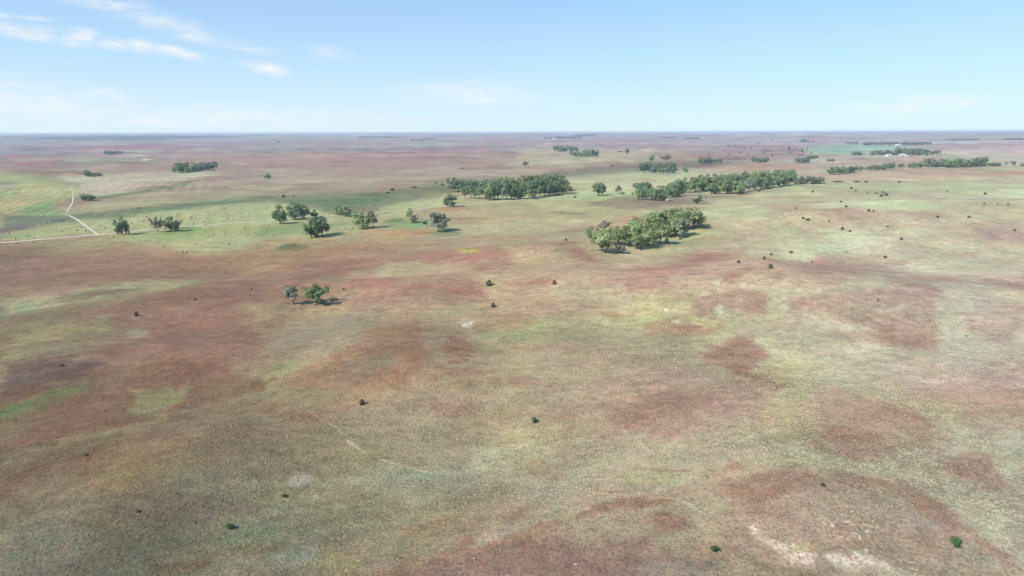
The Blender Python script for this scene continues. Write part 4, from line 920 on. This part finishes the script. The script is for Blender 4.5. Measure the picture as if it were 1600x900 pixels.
FARC = [(1139,228),(1149,229),(1163,232),(1174,231),(1185,225),(1195,234),(1194,238),(1200,237),(1158,239),(1138,241),(1133,235),(1169,242),(1186,243),(1206,242),(1233,231),(1233,234),
        (1238,237),(1244,234),(1249,236),(1253,234),(1254,237),(1261,232),(1255,242),(1250,243),(1222,230),(1268,239),(1234,239),(1206,218.5),(1154,217),(1108,240),(1264,221),(1271,221.5)]
FARC.sort()
for i, (x, y) in enumerate(FARC):
    plant(x, y + .8, rng.uniform(1.6, 2.6), rng.uniform(2.4, 3.6), ['cedar0', 'cedar1'], 'cedar', 'tiny dark juniper, %s from left among those on the far pink plain' % ORD[i],
          'junipers speckling the far plain', 'juniper', 'juniper', parts=False)

# ------------------------------------------------------------------ tracks
TRK = simple('track_sand', (.47, .43, .35), .95, .12, .4, .3)
def ribbon(name, pts, width, fade=0):
    wp = [ground_at(*p)[0] for p in pts]; P2 = np.array([(p.x, p.y) for p in wp])
    seg = np.hypot(*np.diff(P2, axis=0).T); cum = np.concatenate([[0], np.cumsum(seg)]); n = max(4, int(cum[-1] / 4))
    s = np.linspace(0, cum[-1], n); cx = np.interp(s, cum, P2[:, 0]); cy = np.interp(s, cum, P2[:, 1])
    for _ in range(12):
        cx[1:-1] = (cx[:-2] + cx[1:-1] * 2 + cx[2:]) / 4; cy[1:-1] = (cy[:-2] + cy[1:-1] * 2 + cy[2:]) / 4
    tx = np.gradient(cx); ty = np.gradient(cy); l = np.hypot(tx, ty); nx, ny = -ty / l, tx / l
    V = []; tp_ = np.clip(np.minimum(1, (cum[-1] - s + .01) / (cum[-1] * fade)), .25, 1) if fade else 1.0; wv = tp_ * width * (1 + .12 * noise(s / 22, s * 0, 81))
    for k in (-.5, -.22, .22, .5):
        X_ = cx + nx * wv * k; Y_ = cy + ny * wv * k; V.append(np.stack([X_, Y_, land(X_, Y_) + .10 + (.05 if abs(k) < .3 else 0)], 1))
    V = np.stack(V, 1).reshape(-1, 3); F = []
    for i in range(n - 1):
        for k in range(3): a = i * 4 + k; F.append((a, a + 1, a + 5, a + 4))
    o = link(name, mesh_from(name, V, F, TRK, True)); o['kind'] = 'structure'
    return o
ribbon('main_track', [(-160,391),(0,379),(80,373),(155,367),(250,357),(330,351),(420,344.5),(480,340),(530,336),(590,331.5),(640,328.5),(690,322.5),(725,320),(800,313.8),(850,310),(892,306.5)], 4.0)
ribbon('side_track', [(152.5,366.8),(141,358),(130,350),(119,342),(107,336.5)], 2.1)
ribbon('side_track', [(105,331),(107,326),(111,321),(114,315),(115,306),(112,296),(110,289)], 1.5, .7)
ribbon('side_track', [(113,283),(108,279),(104,275.5),(100,272)], 1.1, .5)

# ------------------------------------------------------------------ hay bales
STRAW = simple('straw', (.40, .335, .22), .95, .2, 9, .6)
CUTEND = simple('straw_end', (.40, .335, .225), .95, .25, 7, .6)
def bale_mesh():
    V, F, MI = [], [], []; k = 20; prof = [(-.75, .0), (-.75, .42), (-.75, .80), (-.66, .90), (-.3, .915), (0, .90), (.3, .915), (.66, .90), (.75, .80), (.75, .42), (.75, .0)]
    for (y, r) in prof:
        for i in range(k):
            t = 2 * math.pi * i / k; rr = r * (1 + .015 * math.sin(5 * t + y * 7)); z = .86 + rr * math.sin(t); z = max(z, 0.0)
            V.append((rr * math.cos(t), y, z))
    for j in range(len(prof) - 1):
        for i in range(k):
            F.append((j * k + i, j * k + (i + 1) % k, (j + 1) * k + (i + 1) % k, (j + 1) * k + i)[::-1]); MI.append(1 if j < 2 or j > 7 else 0)
    me = mesh_from('hay_bale', V, F, STRAW, True); me.materials.append(CUTEND)
    if len(me.polygons) == len(MI): me.polygons.foreach_set('material_index', np.array(MI, np.int32))
    return me
BM = bale_mesh()
BALES = {
 'below the pale track, left of the junction': [(25,381),(51,379.5)],
 'between wet strip and track, left of the side track': [(13.5,365),(44,369.5),(23.5,373.5),(53,372.5),(71,349.5),(77.5,349),(63,352),(95.5,362.5),(119.5,360.5),(133,360.5),(107.5,342)],
 'on the mown yellow field at the far left': [(14,328),(28.5,323),(42.5,327),(9.5,314),(65.5,338),(109,303)],
 'above the track between junction and thin brownish tree': [(153,353),(157.5,353),(150.5,337.5),(163.5,357),(170,341.5),(199.5,361),(205,349.5),(209,336),(198,337),(228,339),(224,346.5),(235.5,344),(244,339)],
 'above the track, right of the roadside trees': [(276,338),(278.5,335.7),(298.7,339),(296.2,342),(301.5,350.5),(299,356.5),(318,347),(289.5,327.3),(312,325.3),(284,320.5),(324,342),(320.7,352),(335,335.5),(342,329.5),(346,326.5),(350.5,326.3),(353,325)],
 'above the track, left of the tree clump': [(362.5,327),(377.5,326),(380.5,322.5),(386.5,330.5),(387.6,334.5),(354,342.5),(356.7,340.5),(363,342.8),(366.5,337.5),(415,325.3),(414,343.5)],
 'below the track on the meadow, left half': [(176.5,371),(245,379),(256,386),(284.3,394.5),(290,394.3),(306.5,381.6),(332,367),(349.7,366.5),(355.5,382.5)],
 'below the track on the meadow, near the tree clumps': [(382.5,355.5),(397.5,363.5),(403.5,365.5),(426.3,368.7),(419,352.5),(470.5,349.5),(470,367.5),(519,351),(538.5,357.5),(551,357)],
 'between the meadow tree clumps and the middle wood': [(512.5,337),(573.4,328.8),(579,321.5),(599.6,333.5),(622,326.5),(632.5,320.5),(664,320),(663.7,332.5),(668,329.5),(673.5,330.5),(677,333.8),(664.6,355.7),(664.6,343.5),(712,337),(676.7,310)],
}
for where, lst in BALES.items():
    lst = sorted(lst)
    for i, (x, y) in enumerate(lst):
        p, dep = ground_at(x, y); o = link('hay_bale', BM); o.location = p; s = rng.uniform(.75, .88); o.scale = (s, s, s)
        o.rotation_euler = (0, 0, R(rng.choice([35, 60, 100, 140])) + rng.uniform(-.25, .25))
        o['label'] = '%s straw bale from the left %s' % (ORD[i], where); o['category'] = 'hay bale'; o['group'] = 'round bales lying on the mown meadow'

# ------------------------------------------------------------------ far farm buildings
WALLM = simple('white_metal', (.6, .61, .62), .6, .05, 1); ROOFM = simple('grey_roof', (.62, .64, .66), .45, .08, 1); DARKM = simple('dark_opening', (.06, .06, .07), .6, .1, 1)
def box(V, F, x0, x1, y0, y1, z0, z1):
    n = len(V); V += [(x0, y0, z0), (x1, y0, z0), (x1, y1, z0), (x0, y1, z0), (x0, y0, z1), (x1, y0, z1), (x1, y1, z1), (x0, y1, z1)]
    F += [tuple(n + i for i in f) for f in ((0, 3, 2, 1), (4, 5, 6, 7), (0, 1, 5, 4), (1, 2, 6, 5), (2, 3, 7, 6), (3, 0, 4, 7))]
def building(px, py, lw, dw, hw, rh, rot, name, label, cat, group='far farm buildings'):
    p, dep = ground_at(px, py); o = bpy.data.objects.new(name, None); COL.objects.link(o); o.location = p; o.rotation_euler = (0, 0, rot)
    a, b = lw / 2, dw / 2
    V = [(-a, -b, -1), (a, -b, -1), (a, b, -1), (-a, b, -1), (-a, -b, hw), (a, -b, hw), (a, b, hw), (-a, b, hw), (-a, 0, hw + rh), (a, 0, hw + rh)]
    me = bpy.data.meshes.new('wall'); me.from_pydata(V, [], [(0, 1, 5, 4), (2, 3, 7, 6), (1, 2, 6, 9, 5), (3, 0, 4, 8, 7)]); me.materials.append(WALLM); link('wall', me, o)
    e = .4; V = []; F = []
    for sgn in (-1, 1):
        n = len(V); y1 = sgn * (b + e); z1 = hw - rh * e / b + .05; t = .15
        V += [(-a - e, y1, z1), (a + e, y1, z1), (a + e, 0, hw + rh + .05), (-a - e, 0, hw + rh + .05), (-a - e, y1, z1 + t), (a + e, y1, z1 + t), (a + e, 0, hw + rh + .05 + t), (-a - e, 0, hw + rh + .05 + t)]
        F += [tuple(n + i for i in f) for f in ((0, 3, 2, 1), (4, 5, 6, 7), (0, 1, 5, 4), (1, 2, 6, 5), (2, 3, 7, 6), (3, 0, 4, 7))]
    me = bpy.data.meshes.new('roof'); me.from_pydata(V, [], F); me.materials.append(ROOFM); link('roof', me, o)
    V = []; F = []; box(V, F, -a * .3, a * .3, -b - .06, -b + .02, 0, hw * .8); me = bpy.data.meshes.new('door'); me.from_pydata(V, [], F); me.materials.append(DARKM); link('door', me, o)
    o['label'] = label; o['category'] = cat
    if group: o['group'] = group
building(866, 217.6, 34, 18, 8, 5, .2, 'barn', 'bright white barn in front of the far tree row on the skyline', 'barn')
building(857, 217.6, 10, 9, 9, 4, .1, 'shed', 'small white shed just left of the far white barn', 'shed')
building(1388, 244, 17, 8, 3.5, 2, .15, 'barn', 'long low white barn at the left front of the farmstead trees', 'barn')
building(1410, 242.8, 15, 7, 3, 2, .1, 'barn', 'long low white barn in the middle of the farmstead trees', 'barn')
building(1417, 244.6, 7, 6, 3, 1.5, .3, 'shed', 'small white shed right of the farmstead barns', 'shed')
building(1402, 227.2, 26, 12, 5, 3, 0, 'barn', 'pale barn in front of the long dark shelterbelt', 'barn')
building(1042, 314, 2.6, 1.8, 1.2, .4, .2, 'shed', 'tiny white shed at the foot of the creek wood front', 'shed')
building(1156, 300, 2.4, 1.6, 1.1, .4, .1, 'shed', 'tiny white shed under the long creek wood', 'shed')

# ------------------------------------------------------------------ air
hz = bpy.data.materials.new('air'); hz.use_nodes = True; ht = hz.node_tree; ht.nodes.clear()
pv = nd(ht, 'ShaderNodeVolumePrincipled'); pv.inputs['Color'].default_value = (.76, .88, 1.0, 1); pv.inputs['Density'].default_value = 7.5e-5; pv.inputs['Anisotropy'].default_value = 0.1
ho = nd(ht, 'ShaderNodeOutputMaterial'); ht.links.new(pv.outputs[0], ho.inputs['Volume'])
V = []; F = []; zt = max(EYE, float(Z.max()) + 13) + 1.2; zb = float(Z.min()) - 2; box(V, F, -47000, 47000, -47000, 47000, zb, zt)
hm = bpy.data.meshes.new('haze'); hm.from_pydata(V, [], F); hm.materials.append(hz); ho_ = link('haze', hm); ho_['kind'] = 'stuff'
print('haze', zb, zt, 'verts', len(Vt), 'objects', len(SC.objects))
